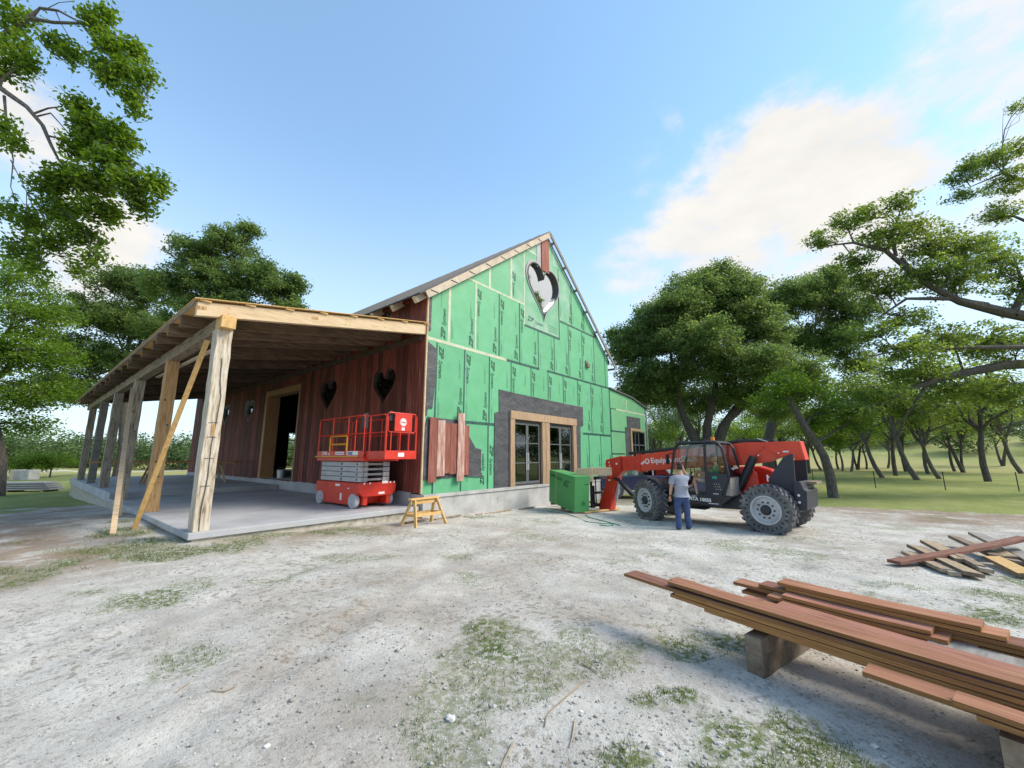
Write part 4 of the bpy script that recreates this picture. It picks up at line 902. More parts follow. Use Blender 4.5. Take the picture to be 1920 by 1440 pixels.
for off, t0, t1, ly, w, l in spec1:
    bd(l, off, t0, t1, .318+PT*ly, w, group=G1, zt=.318+PT*ly, sag=.035, yaw=lb.uniform(-.004, .004))
for k in range(4):
    bd('reddish board lying in the hidden back half of the long front stack', .315+lb.uniform(-.01, .01), .9+.15*k, 4.8, .318+PT*k, .19, group=G1, sag=.035)
bd('short dark red offcut lying on the front stack beside its left end', .27, .42, .62, .318+PT*3, .12, group=G1)
bd('short pale red board lying out in front of the long stack', -.17, 2.02, 4.0, .318, .17, group=G1, sag=.01, yaw=.02)
bd('doubled pale red board in front of the long stack, nearest the camera', -.24, 2.42, 4.4, .352, .15, group=G1, sag=.01)
bd('board under the nearest pale red board', -.235, 2.5, 4.4, .316, .15, group=G1, sag=.01)
spec2 = [(.80, 1.02, 3.6, 0, .2, 'brownish bottom board of the rear stack'), (1.0, .85, 2.9, 0, .18, 'bottom board at the far side of the rear stack'), (.82, 1.25, 2.42, 1, .2, 'second board up in the rear stack'), (1.03, 1.22, 3.9, 1, .19, 'long grey brown board running out to the right of the rear stack'),
 (.80, 1.16, 2.30, 2, .19, 'middle board of the rear stack'), (1.0, .78, 2.7, 2, .18, 'brown board sticking out at the left of the rear stack'), (.82, 1.28, 2.22, 3, .19, 'board two below the top of the rear stack'), (1.0, 1.02, 2.72, 3, .19, 'board with a ragged left end in the rear stack'), (.98, 1.26, 2.56, 4, .2, 'dark red top board of the rear stack'), (.97, 1.20, 2.45, 5, .19, 'uppermost board of the rear stack with a pale right end')]
for off, t0, t1, ly, w, l in spec2: bd(l, off*.84, t0, t1, .318+PT*ly, w, m='red_lumber', group=G2, sag=.008, yaw=lb.uniform(-.012, .012))
bd('red board lying between the two stacks', .56, .95, 3.2, .318, .17, m='red_lumber', group=G2, yaw=.02)
bd('greyish board at the right between the two stacks', .60, 2.2, 4.5, .356, .17, m='grey_timber', group=G2, edge='scrap')
for (t, lb_) in ((1.28, 'squared timber bearer under the left part of the lumber stacks'), (2.62, 'squared timber bearer under the right part of the lumber stacks')):
    p = A0+DD*t+SS*(-.03 if t < 2 else -.23); q = p+SS*1.30; z = gz(p.x, p.y)
    for k, (zz, hh) in enumerate(((.0, .155), (.158, .125))):
        board(lb_ if k == 0 else lb_.replace('squared timber bearer', 'upper block of the bearer'), (p.x, p.y, z+zz+hh/2-.01), (q.x, q.y, gz(q.x, q.y)*0+z+zz+hh/2-.01), .125, hh, M['scrap'], 'timber bearers under the lumber', name='timber_bearer')
# pile of salvaged boards further back
G3 = 'salvaged boards in the pile at the right edge'
c0 = Vector((11.4, -1.75, -.27)); jr = random.Random(4)
sp = [((1705, 1045), (1783, 1078), .02, .22, 'scrap', 'grey brown plank lying lowest at the left end of the salvage pile'),
      ((1717, 1038), (1828, 1088), .08, .24, 'fresh_scrap', 'pale yellowish plank in the salvage pile whose end points at the lumber'),
      ((1743, 1036), (1812, 1066), .16, .24, 'fresh_scrap', 'short pale plank lying on top near the middle of the salvage pile'),
      ((1773, 1040), (1852, 1078), .04, .16, 'grey_timber', 'grey plank in the middle of the salvage pile'),
      ((1792, 1024), (1872, 1056), .14, .2, 'scrap', 'brown plank raised at the back of the salvage pile'),
      ((1832, 1018), (1892, 1042), .16, .24, 'grey_timber', 'grey plank at the back of the salvage pile by the limestone heap'),
      ((1863, 1058), (1930, 1088), .06, .2, 'fresh_pine', 'yellow plank at the front right of the salvage pile'),
      ((1893, 1040), (1950, 1068), .08, .2, 'grey_timber', 'grey plank at the right edge of the salvage pile'),
      ((1866, 1044), (1898, 1056), .10, .18, 'fresh_scrap', 'short pale block end in the salvage pile'),
      ((1800, 1058), (1840, 1074), .10, .14, 'scrap', 'dark short piece in the front of the salvage pile'),
      ((1756, 1060), (1792, 1082), .0, .14, 'grey_timber', 'small dark grey offcut under the pale yellowish plank'),
      ((1850, 1030), (1905, 1060), .02, .2, 'scrap', 'dark plank half buried under the right part of the salvage pile')]
for (pa, qa, dz, w, m_, l) in sp:
    p_, q_ = on_ground(*pa), on_ground(*qa); board(l, (p_.x, p_.y, p_.z+.05+dz), (q_.x, q_.y, q_.z+.04+dz*.5), w, .06, M[m_], G3, M['scrap'], roll=jr.uniform(-.15, .15))
p_, q_ = on_ground(1677, 1062), on_ground(1940, 1050)
board('long dark red board lying across the salvage pile', (p_.x, p_.y, p_.z+.07), (q_.x+.3, q_.y, q_.z+.36), .2, .05, M['red_lumber'], G3, sag=.02)
# scraps along the foundation
for (x, y, a, L_, l) in ((8.6, 9.55, .1, 1.1, 'thin board lying at the foot of the foundation behind the sawhorse'), (9.9, 9.5, -.1, .22, 'short block at the foot of the foundation'), (11.0, 9.62, .05, 1.4, 'long strip of wood lying along the foundation'), (12.6, 9.6, .0, .9, 'thin strip lying by the foundation below the doors'), (7.4, 9.5, .2, .9, 'board lying under the sawhorse')):
    z = gz(x, y)+.03; board(l, (x-L_/2*math.cos(a), y-L_/2*math.sin(a), z), (x+L_/2*math.cos(a), y+L_/2*math.sin(a), z), .09, .035, M['scrap'], 'scraps of wood along the foundation', name='wood_scrap')

# ================================================================ SCISSOR LIFT
lx0, lx1, ly0, ly1 = 6.35, 7.55, 10.85, 13.45
lift = thing('scissor_lift', 'red scissor lift with grey folded arms parked on the porch slab', 'scissor lift', (lx0, ly0, .17))
Z0 = .17
b1 = MB(); b1.prism([(ly0+.02, .62), (ly0+.12, .52), (ly0+.3, .50), (ly0+.45, .24), (ly1-.6, .24), (ly1-.4, .44), (ly1-.05, .5), (ly1, .62), (ly1, .88), (ly0+.02, .88)], SA(lx0+.03), 0, lx1-lx0-.06); ch = b1.build('chassis', M['red'], lift, True, bevel=.015)
e1 = MB(); e1.prism([(lx0+.02, .89), (lx1-.02, .89), (lx1+.02, .80), (lx1+.0, .62), (lx1-.12, .50), (lx0+.12, .50), (lx0, .62), (lx0-.02, .80)], FA(ly0-.06), 0, .07); e1.build('end_bumper', M['red'], lift, True, bevel=.01)
st = MB()
for (x, z, w, h) in ((lx0+.12, .845, .05, .05), (lx0+.3, .845, .05, .05), (lx0+.72, .85, .2, .07), (lx1-.22, .85, .05, .05), (lx1-.08, .85, .04, .05), (lx0+.62, .55, .2, .06)): st.box((x, ly0-.064, z), (x+w, ly0-.0605, z+h))
for (y, z, w, h) in ((ly0+1.1, .76, .26, .06), (ly0+.95, .36, .1, .2), (ly0+.55, .70, .08, .03)): st.box((lx0+.026, y, z), (lx0+.0295, y+w, z+h))
st.build('sticker', M['white'], lift, True)
for (x, y, sx) in ((lx0-.03, ly0+.28, 1), (lx0-.03, ly1-.35, 1), (lx1-.12, ly0+.28, -1), (lx1-.12, ly1-.35, -1)):
    w = MB(); w.lathe([(0, 0), (.10, 0), (.12, .02), (.185, .0), (.205, .02), (.205, .13), (.185, .15), (0, .15)], (x, y, Z0+.205), 'X', 28)
    wo = w.build('wheel', M['grey_rubber'], lift, True, smooth=True); h_ = MB(); h_.lathe([(0, -.012), (.05, -.012), (.06, .0), (.135, .004), (.14, .02), (0, .02)], (x-.002, y, Z0+.205), 'X', 20); h_.build('hub', M['rim'], wo, True, smooth=True)
for x in (lx0+.16, lx1-.28): MB().box((x, ly0-.02, .26), (x+.14, ly0+.34, .52)).build('axle_bracket', M['red'], lift, True, bevel=.01)
for k in range(4):
    z = .895+k*.148
    for sx in (0, 1):
        x = lx0+.1 if sx == 0 else lx1-.22
        a = MB(); a.box((x, ly0+.12, z+.004), (x+.10, ly1-.12, z+.138)); o = a.build('scissor_arm', M['lift_grey'], lift, True, bevel=.008)
        if sx == 0: g = MB(); g.box((x-.004, ly0+1.15, z+.04), (x-.0005, ly0+1.18, z+.12)); g.lathe([(0, -.012), (.03, -.012), (.03, 0), (0, 0)], (x, ly0+1.2, z+.07), 'X', 10); g.lathe([(0, -.012), (.03, -.012), (.03, 0), (0, 0)], (x, ly0+.3, z+.07), 'X', 10); g.build('pivot_pin', M['dark_frame'], o, True)
    c_ = MB(); c_.box((lx0+.20, ly0+.16, z+.04), (lx1-.222, ly0+.24, z+.10)); c_.build('cross_tube', M['lift_grey'], lift, True)
    e = MB(); e.box((lx0+.21, ly0+.10, z+.01), (lx0+.33, ly0+.15, z+.135)); e.box((lx1-.36, ly0+.10, z+.01), (lx1-.24, ly0+.15, z+.135)); e.build('arm_end', M['lift_grey'], lift, True)
MB().cbox(((lx0+lx1)/2, ly0+1.5, 1.18), (.5, 1.6, .5)).build('hydraulic_ram', M['black'], lift, True)
# platform and extension deck
pf = MB(); pf.box((lx0+.0, ly0-.15, 1.50), (lx1, ly1+.05, 1.60)); pf.box((lx0-.0, ly0-.15, 1.602), (lx0+.025, ly1+.05, 1.80)); pf.box((lx1-.025, ly0-.15, 1.602), (lx1, ly1+.05, 1.80)); pf.box((lx0+.026, ly1+.02, 1.602), (lx1-.026, ly1+.05, 1.80)); pf.build('platform', M['red'], lift, True, bevel=.006)
ex0 = 9.75
ed = MB(); ed.box((lx0+.08, ex0+.032, 1.56), (lx1-.08, ly0+.9, 1.62)); ed.box((lx0+.07, ex0, 1.56), (lx1-.07, ex0+.03, 1.80)); ed.box((lx0+.07, ex0+.032, 1.622), (lx0+.095, ly0-.17, 1.79)); ed.box((lx1-.095, ex0+.032, 1.622), (lx1-.07, ly0-.17, 1.79)); ed.build('extension_deck', M['red'], lift, True, bevel=.006)
ys = MB(); ys.box((lx0-.03, ly0+.1, 1.615), (lx0-.005, ly1+.15, 1.65)); ys.build('yellow_rail', M['yellow'], lift, True)
yl = MB(); yl.tube([(lx0-.03, ly0+.75, 1.80), (lx0-.03, ly0+.75, 2.20), (lx0-.03, ly0+.80, 2.25), (lx0-.03, ly0+1.72, 2.25), (lx0-.03, ly0+1.77, 2.2), (lx0-.03, ly0+1.77, 1.80)], .022, 8); yl.tube([(lx0-.03, ly0+.75, 2.0), (lx0-.03, ly0+1.77, 2.0)], .028, 8); yl.build('gate_hoop', M['yellow'], lift, True, smooth=True)
def rails(mb, x, y0, y1, zt=2.83, posts=3, loop=True):
    r = .02
    mb.tube([(x, y0, 1.75), (x, y0, zt-.07), (x, y0+.07, zt), (x, y1-.07, zt), (x, y1, zt-.07), (x, y1, 1.75)], r, 8); mb.tube([(x, y0, 2.30), (x, y1, 2.30)], r*.85, 8)
    for k in range(1, posts): y = y0+(y1-y0)*k/posts; mb.tube([(x, y, 1.75), (x, y, zt)], r*.85, 8)
for x in (lx0+.02, lx1-.02):
    m_ = MB(); rails(m_, x, ly0-.1, ly1+.03, posts=3); m_.build('guard_rail', M['red'], lift, True, smooth=True)
    m_ = MB(); rails(m_, x+(.07 if x < 7 else -.07), ex0+.02, ly0+.5, 2.80, posts=2); m_.build('guard_rail', M['red'], lift, True, smooth=True)
m_ = MB(); m_.tube([(lx0+.1, ex0+.015, 1.75), (lx0+.1, ex0+.015, 2.78), (lx0+.17, ex0+.015, 2.85), (lx1-.17, ex0+.015, 2.85), (lx1-.1, ex0+.015, 2.78), (lx1-.1, ex0+.015, 1.75)], .023, 8); m_.tube([(lx0+.14, ex0+.015, 2.75), (lx0+.14, ex0+.015, 2.36), (lx0+.2, ex0+.015, 2.31), (lx1-.2, ex0+.015, 2.31), (lx1-.14, ex0+.015, 2.36), (lx1-.14, ex0+.015, 2.75)], .018, 8)
for k in range(3): m_.tube([(lx0+.25+k*.3, ex0+.015, 1.76), (lx0+.25+k*.3, ex0+.015, 2.31)], .018, 8)
m_.build('end_rail', M['red'], lift, True, smooth=True)
m_ = MB(); rails_ = [(lx0+.03, ly1+.03, 1.75), (lx0+.03, ly1+.03, 2.83), (lx1-.03, ly1+.03, 2.83), (lx1-.03, ly1+.03, 1.75)]; m_.tube(rails_, .02, 8); m_.tube([(lx0+.03, ly1+.03, 2.3), (lx1-.03, ly1+.03, 2.3)], .017, 8); m_.build('end_rail', M['red'], lift, True, smooth=True)
pn = MB().box((lx0+.34, ex0-.012, 2.34), (lx1-.28, ex0-.004, 2.84)).build('document_panel', M['red'], lift, True)
dsk = MB(); dsk.lathe([(0, -.003), (.12, -.003), (.12, 0), (0, 0)], ((lx0+lx1)/2+.02, ex0-.0125, 2.60), 'Y', 28); dsk.box(((lx0+lx1)/2-.03, ex0-.0155, 2.37), ((lx0+lx1)/2+.07, ex0-.0125, 2.45)); dsk.build('round_badge', M['white'], pn, True)
dr_ = MB(); dr_.lathe([(.100, -.006), (.112, -.006), (.112, -.0035), (.100, -.0035)], ((lx0+lx1)/2+.02, ex0-.0125, 2.60), 'Y', 28); text_into(dr_, 'mec', .10, frame3(((lx0+lx1)/2+.02, ex0-.018, 2.575), (1, 0, 0), (0, 0, 1)), bold=.02, align='CENTER'); dr_.build('emblem', M['red'], pn, True)
cb = MB(); cb.box((lx0+.2, ex0+.06, 2.62), (lx0+.34, ex0+.2, 2.9)); cb.box((lx0+.05, ly0+.0, 2.45), (lx0+.19, ly0+.15, 2.9)); cb.build('control_box', M['black'], lift, True, bevel=.01)
MB().box(((lx0+lx1)/2-.1, ex0-.004, 1.63), ((lx0+lx1)/2+.1, ex0-.0005, 1.74)).build('sticker', M['white'], lift, True)
# markings on the side of the platform (read from -X, so text runs towards -Y)
sp_ = MB(); sp_.box((lx0-.003, ly0+.95, 1.685), (lx0-.0005, ly0+1.45, 1.775)); sp_.box((lx0-.003, ly0+.14, 1.67), (lx0-.0005, ly0+.78, 1.79)); sp_.build('sticker', M['white'], lift, True)
t_ = MB(); text_into(t_, 'mec', .17, frame3((lx0-.0045, ly0+.72, 1.685), (0, -1, 0), (0, 0, 1)), bold=.03); t_.build('lettering', M['blue_ink'], lift, True)
t_ = MB(); text_into(t_, '3346', .16, frame3((lx0-.0025, ly0+2.3, 1.68), (0, -1, 0), (0, 0, 1)), bold=.03); text_into(t_, 'ES', .10, frame3((lx0-.0025, ly0+1.88, 1.68), (0, -1, 0), (0, 0, 1)), bold=.03); t_.build('lettering', M['white'], lift, True)
t_ = MB(); 
for k in range(9): t_.box((lx0-.0045, ly0+1.0+k*.045, 1.715), (lx0-.0032, ly0+1.03+k*.045, 1.745))
t_.build('fine_print', M['blue_ink'], lift, True)

# ================================================================ TELEHANDLER (local frame: x forward, y left, z up)
THA = math.atan2(.9925, .122)
TR = Vector((12.52, 1.80, 0)); TR.z = -.35
th = thing('telehandler', 'large red telescopic handler with black cab facing the barn with a load on its forks', 'telehandler', TR, THA)
def prof(y0, y1, poly, name, m, parent=th, bevel=.0, smooth=False):
    return MB().prism(poly, lambda u, v, d: (u, y0+d, v), 0, y1-y0).build(name, m, parent, bevel=bevel)
def wheel(x, y, z, steer, out):
    """tyre with tread lugs and triangular side holes; out=+1 when the outer face looks to +y"""
    w = bpy.data.objects.new('wheel', None); COL.objects.link(w); w.parent = th; w.location = (x, y, z); w.rotation_euler = (0, 0, steer); w.empty_display_size = .1
    r, wd = .63, .40
    t = MB(); t.lathe([(.37, 0), (.40, -.01*out), (.42, -.025*out), (.54, -.025*out), (.575, -.01*out), (.60, -.02*out), (.60, -(wd-.02)*out), (.56, -(wd)*out), (.37, -wd*out)], axis='Y', n=56)
    n = 26
    for k in range(n):
        a = 2*math.pi*k/n
        for half in (0, 1):
            a2 = a+(math.pi/n if half else 0); ca, sa = math.cos(a2), math.sin(a2); y_c = -out*(.095 if half == 0 else wd-.095)
            Mx = Matrix(((ca, 0, -sa), (0, 1, 0), (sa, 0, ca)))@Matrix.Rotation((.5 if half == 0 else -.5)*out, 3, 'X')
            t.cbox((ca*.612, y_c, sa*.612), (.075, .20, .062), Mx)
    to = t.build('tyre', M['rubber'], w)
    hol = MB()
    for k in range(28):
        a = 2*math.pi*k/28; up = k % 2; r0, r1 = .435, .525
        pts = [(a-.07, r0 if up else r1), (a+.07, r0 if up else r1), (a, r1 if up else r0)]
        hol.prism([(math.cos(q)*rr_, math.sin(q)*rr_) for q, rr_ in pts], lambda u, v, d: (u, -out*(.0245-d), v), 0, .003)
    hol.build('side_hole', M['black'], w)
    rm = MB(); rm.lathe([(0, -.03*out), (.16, -.03*out), (.17, -.055*out), (.30, -.07*out), (.315, -.02*out), (.33, .012*out), (.365, .012*out), (.37, -.02*out), (.37, -.3*out)], axis='Y', n=40); ro_ = rm.build('rim', M['rim'], w, smooth=True)
    hb = MB(); hb.lathe([(0, .03*out), (.10, .03*out), (.125, .0), (.135, -.05*out)], axis='Y', n=20); hb.build('hub', M['black'], w, smooth=True)
    nm = MB().lathe([(0, -.015*out), (.022, -.015*out), (.022, -.06*out)], (0, 0, 0), 'Y', 6).mesh('wheel_nut', [M['black']])
    for k in range(10): a = 2*math.pi*k/10; add('wheel_nut', nm, w, loc=(math.cos(a)*.20, 0, math.sin(a)*.20))
    return w
for (x, y, st_, out) in ((.0, .0, R(-4), 1), (3.38, .0, R(-26), 1), (.0, -2.45, R(-4), -1), (3.38, -2.45, R(-26), -1)): wheel(x, y, .62, st_, out)
fr = MB(); fr.box((-.55, -1.62, .52), (4.0, -.86, .92)); fr.cbox((0, -1.225, .62), (.3, 1.7, .26)); fr.cbox((3.38, -1.225, .62), (.3, 1.7, .26)); fr.build('chassis', M['black'], th, bevel=.02)
prof(-.86, -.3, [(.62, .55), (2.75, .50), (2.75, 1.02), (2.3, 1.1), (2.3, .78), (1.0, .72), (.62, .95)], 'side_frame', M['black'])
prof(-2.15, -1.66, [(-.3, .75), (1.9, .75), (1.9, 1.5), (1.6, 1.66), (.5, 1.70), (.2, 1.60), (-.3, 1.15)], 'engine_cover', M['red'], bevel=.03)
prof(-.95, -.86, [(.35, .9), (1.0, .95), (1.3, 1.66), (.5, 1.66), (.36, 1.5)], 'side_cover', M['red'])
# rear uprights and counterweight
for y in (-.55, -1.98): prof(y, y+.07, [(-.64, 2.06), (-.42, 1.98), (-.24, 1.72), (-.08, 1.5), (-.02, 1.2), (.22, .95), (-.2, .6), (-.60, .6)], 'boom_upright', M['navy_black'], bevel=.008)
prof(-1.6, -.3, [(-.84, .66), (-.60, .64), (-.60, 1.34), (-.76, 1.36), (-.82, 1.16), (-.88, 1.14)], 'counterweight', M['navy_black'], bevel=.015)
b_ = MB()
for z in (.85, 1.02): b_.lathe([(0, .01), (.03, .01), (.03, 0), (0, 0)], (-.70, -.298, z), 'Y', 10)
b_.box((-.03, -.44, 1.33), (.0, -.41, 1.5)); b_.box((-.05, -.479, 1.43), (.0, -.474, 1.46)); b_.build('bolt', M['white'], th)
prof(-1.6, -.9, [(-1.0, 1.28), (-.77, 1.28), (-.77, 1.34), (-1.0, 1.34)], 'tow_bracket', M['scrap'])
# boom: base section, inner section, nose, gooseneck
by0, by1 = -1.46, -1.02
boom = prof(by0, by1, [(-.80, 1.90), (-.56, 1.88), (-.50, 2.06), (-.20, 1.96), (.12, 1.84), (.75, 1.73), (1.25, 1.70), (4.15, 1.47), (4.15, 2.03), (2.8, 2.19), (.64, 2.39), (-.72, 2.40)], 'boom', M['boom_red'], bevel=.012)
prof(by0+.04, by1-.04, [(4.152, 1.50), (4.78, 1.48), (4.86, 1.60), (4.83, 1.98), (4.152, 2.0)], 'inner_section', M['red'], boom, bevel=.008)
prof(by0-.03, by1+.03, [(4.0, 1.44), (4.14, 1.43), (4.14, 2.07), (4.0, 2.08)], 'boom_collar', M['red'], boom, bevel=.01)
hs_ = MB(); hs_.beam((.9, -1.24, 2.42), (4.5, -1.24, 2.09), .36, .09); hs_.beam((-.1, -1.24, 2.44), (.9, -1.24, 2.44), .3, .08); hs_.build('hose_tray', M['black'], boom, bevel=.01)
MB().beam((.30, -1.02, 2.50), (.05, -1.1, 2.40), .06, .03).build('hose_guide', M['rim'], boom)
xb = MB(); xb.beam((.15, -1.012, 2.28), (-.22, -1.012, 1.95), .012, .05, up=(0, 1, 0)); xb.beam((.42, -1.012, 1.98), (.12, -1.012, 2.30), .012, .05, up=(0, 1, 0)); xb.lathe([(0, .03), (.05, .03), (.05, 0), (0, 0)], (.30, -1.018, 2.02), 'Y', 12); xb.lathe([(0, .03), (.04, .03), (.04, 0), (0, 0)], (-.20, -1.018, 2.08), 'Y', 12); xb.build('boom_bracket', M['boom_red'], boom)
pnn = MB(); pnn.lathe([(0, .045), (.022, .045), (.022, .03), (0, .03)], (.30, -1.018, 2.02), 'Y', 10); pnn.lathe([(0, .045), (.02, .045), (.02, .03), (0, .03)], (-.20, -1.018, 2.08), 'Y', 10); pnn.box((-.44, -1.018, 2.10), (-.30, -1.012, 2.14)); pnn.build('pin', M['white'], boom)
gn = prof(-1.42, -1.06, [(4.74, 1.95), (4.83, 2.0), (5.46, 1.86), (5.50, 1.70), (5.42, 1.35), (5.55, .85), (5.86, .2), (5.84, .02), (5.36, .03), (5.30, .30), (5.16, .85), (5.0, 1.25), (4.80, 1.42), (4.74, 1.48)], 'gooseneck', M['red'], bevel=.012)
stg = MB()
for (x, z, w, h) in ((5.28, 1.36, .09, .04), (5.30, 1.09, .08, .05), (5.3, 1.74, .05, .05), (5.28, 1.62, .04, .05)): stg.box((x, -1.058, z), (x+w, -1.055, z+h))
stg.lathe([(0, .02), (.04, .02), (.04, 0)], (5.0, -1.06, 1.72), 'Y', 10); stg.build('sticker', M['white'], gn)
cy = MB(); cy.tube([(4.35, -1.0, .62), (4.85, -1.0, 1.08)], .075, 12); cy.tube([(4.85, -1.0, 1.08), (5.12, -1.0, 1.22)], .04, 10); cy.build('tilt_cylinder', M['black'], th, smooth=True)
cy = MB(); cy.beam((4.25, -.98, .62), (4.95, -.98, 1.2), .04, .17, up=(0, 1, 0)); cy.build('boom_link', M['black'], th)
cy = MB(); cy.tube([(5.05, -1.24, 1.1), (5.2, -1.24, .35)], .05, 10); cy.build('attachment_cylinder', M['rim'], th, smooth=True)
MB().tube([(.82, -.78, 1.08), (.36, -.78, 1.98)], .11, 14).build('lift_cylinder', M['black'], th, smooth=True)
# lettering on the boom (left side is +y)
def side_text(body, x, z, size, y, m, parent, slope=0., **k):
    d = Vector((-math.cos(slope), 0, math.sin(slope))); return lettering('lettering', body, size, frame3((x, y, z), d, Vector((0, 0, 1))+d*(-d.z)), m, parent, **k)
side_text('EquipmentShare', 3.62, 1.76, .245, by1+.003, M['white'], boom, slope=.055, bold=.022)
rg = MB(); rg.lathe([(.055, .002), (.095, .002), (.095, 0), (.055, 0)], (3.76, by1+.001, 1.82), 'Y', 8); rg.build('ring_logo', M['white'], boom)
sw_ = MB()
for k in range(7):
    a = math.pi*(1.08+.12*k); sw_.prism([(4.0+.17*math.cos(a), 1.85+.15*math.sin(a)), (4.0+.17*math.cos(a+.34), 1.85+.15*math.sin(a+.34)), (4.0+.10*math.cos(a+.34), 1.85+.085*math.sin(a+.34)), (4.0+.10*math.cos(a), 1.85+.085*math.sin(a))], lambda u, v, d: (u, by1+.001+d, v), 0, .002)
sw_.build('swoosh_logo', M['white'], boom)
# front fender
ff = MB(); ff.prism([(2.72, 1.0), (2.95, 1.26), (3.3, 1.38), (3.72, 1.33), (3.74, 1.29), (3.3, 1.33), (2.98, 1.21), (2.76, .97)], lambda u, v, d: (u, d, v), -.45, .02); ff.build('fender', M['navy_black'], th, bevel=.01)
ff = MB(); ff.prism([(2.72, 1.0), (2.95, 1.26), (3.3, 1.38), (3.72, 1.33), (3.74, 1.29), (3.3, 1.33), (2.98, 1.21), (2.76, .97)], lambda u, v, d: (u, d, v), -2.47, -2.0); ff.build('fender', M['navy_black'], th, bevel=.01)
# cab: posts, roof, lower door, glass
cy0, cy1 = -.92, .06
def post(mb, pts, r=.04): mb.tube(pts, r, 6)
cab = prof(cy0, cy1, [(2.42, .78), (1.04, .66), (.80, .84), (.76, .92), (2.46, .92)], 'cab_base', M['black'], bevel=.02)
for y in (cy0+.03, cy1-.03):
    f_ = MB(); post(f_, [(2.52, y, .95), (2.40, y, 1.6), (2.28, y, 2.2), (2.2, y, 2.33), (2.05, y, 2.39), (1.2, y, 2.40), (1.0, y, 2.35), (.90, y, 2.2), (.80, y, 1.5), (.80, y, 1.4), (1.05, y, .72)], .038); post(f_, [(1.42, y, .8), (1.38, y, 2.38)], .038); f_.build('cab_frame', M['black'], th, smooth=True)
prof(cy0+.02, cy1-.02, [(1.1, 2.40), (2.1, 2.40), (2.2, 2.36), (2.2, 2.38), (2.1, 2.435), (1.1, 2.435), (.98, 2.38), (.98, 2.35)], 'roof', M['black'], bevel=.01)
prof(cy1-.045, cy1-.005, [(1.42, .82), (1.10, .74), (.83, 1.36), (.83, 1.52), (1.40, 1.52)], 'door', M['navy_black'], bevel=.008)
prof(cy0+.06, cy1-.06, [(.80, .84), (1.04, .68), (1.10, .75), (.88, 1.38), (.78, 1.42)], 'rear_panel', M['grey_timber'], bevel=.01)
d_ = MB()
for k in range(3):
    for j in range(3): d_.box((1.02+.06*k+.02*j, cy1-.0045, 1.08+.07*j), (1.045+.06*k+.02*j, cy1-.002, 1.09+.07*j))
d_.box((1.10, cy1-.0045, .95), (1.24, cy1-.002, .965)); d_.build('warning_sticker', M['white'], th)
dg = MB(); dg.cbox((1.17, cy1-.003, 1.40), (.13, .004, .07)); dg.build('green_sticker', M['rope'], th)
prof(cy1-.03, cy1-.024, [(1.46, 1.56), (2.33, 1.60), (2.24, 2.16), (2.1, 2.32), (1.42, 2.34)], 'side_window', M['cab_glass'])
prof(cy1-.03, cy1-.024, [(.87, 1.55), (1.37, 1.55), (1.34, 2.34), (1.08, 2.33), (.96, 2.2)], 'side_window', M['cab_glass'])
prof(cy0+.024, cy0+.03, [(.87, 1.3), (2.38, 1.3), (2.24, 2.16), (2.1, 2.32), (1.1, 2.34), (.95, 2.2)], 'side_window', M['cab_glass'])
rg_ = MB(); rg_._add([(.76, cy0+.06, 1.42), (.76, cy1-.06, 1.42), (.93, cy1-.08, 2.3), (.93, cy0+.08, 2.3)], [(0, 1, 2, 3)]); rg_.build('rear_window', M['cab_glass'], th)
wg = MB(); wg._add([(2.50, cy0+.06, 1.0), (2.50, cy1-.06, 1.0), (2.25, cy1-.06, 2.3), (2.25, cy0+.06, 2.3)], [(0, 1, 2, 3)]); wg.build('windshield', M['cab_glass'], th)
stt = MB(); stt.cbox((1.22, -.45, 1.10), (.5, .5, .2)); stt.cbox((.98, -.45, 1.45), (.12, .46, .62), (0, R(-8), 0)); stt.build('seat', M['seat'], th, bevel=.03)
dsb = MB(); dsb.cbox((2.22, -.45, 1.2), (.18, .7, .35)); dsb.tube([(2.15, -.45, 1.35), (2.0, -.45, 1.52)], .03, 8); dsb.lathe([(.15, -.012), (.18, 0), (.15, .012)], (1.98, -.45, 1.54), 'X', 20); dsb.build('steering_console', M['black'], th)
lathe = MB(); lathe.lathe([(0, 0), (.06, 0), (.055, .10), (.045, .12), (0, .12)], (1.30, -.4, 2.437), 'Z', 14); lathe.build('beacon', M['amber'], th, smooth=True)
mr_ = MB(); mr_.tube([(2.3, cy1, 2.1), (2.42, cy1+.14, 2.05)], .012, 6); mr_.cbox((2.43, cy1+.16, 1.9), (.03, .16, .3)); mr_.build('mirror', M['black'], th)
sd_ = prof(cy1-.004, cy1+.012, [(2.42, .70), (1.04, .60), (1.04, .80), (2.42, .86)], 'sill_plate', M['black'])
side_text('MTA 10055', 1.93, .75, .13, cy1+.0145, M['white'], sd_, slope=-.04, bold=.03)
dd = MB()
for k in range(6): dd.box((1.12+.045*k, cy1+.012, .675), (1.15+.045*k, cy1+.0145, .70))
dd.build('fine_print', M['white'], sd_)
MB().box((1.5, -.3, .50), (2.0, .08, .53)).build('step', M['black'], th)
# fork carriage and forks
fcg = MB(); fcg.box((5.78, -2.0, .12), (5.86, -1.94, 1.25)); fcg.box((5.78, -.60, .12), (5.86, -.54, 1.25)); fcg.box((5.78, -1.939, .14), (5.86, -.601, .24)); fcg.box((5.78, -1.939, 1.12), (5.86, -.601, 1.24)); fcg.box((5.79, -1.939, .6), (5.85, -.601, .68))
for y in (-1.62, -1.24, -.86): fcg.box((5.80, y-.02, .241), (5.84, y+.02, 1.119))
fcg.build('fork_carriage', M['black'], th, bevel=.008)
for y in (-1.75, -.80): prof(y-.06, y+.06, [(5.87, .10), (7.9, .20), (7.9, .225), (5.93, .145), (5.93, .9), (5.87, .9)], 'fork', M['black'])

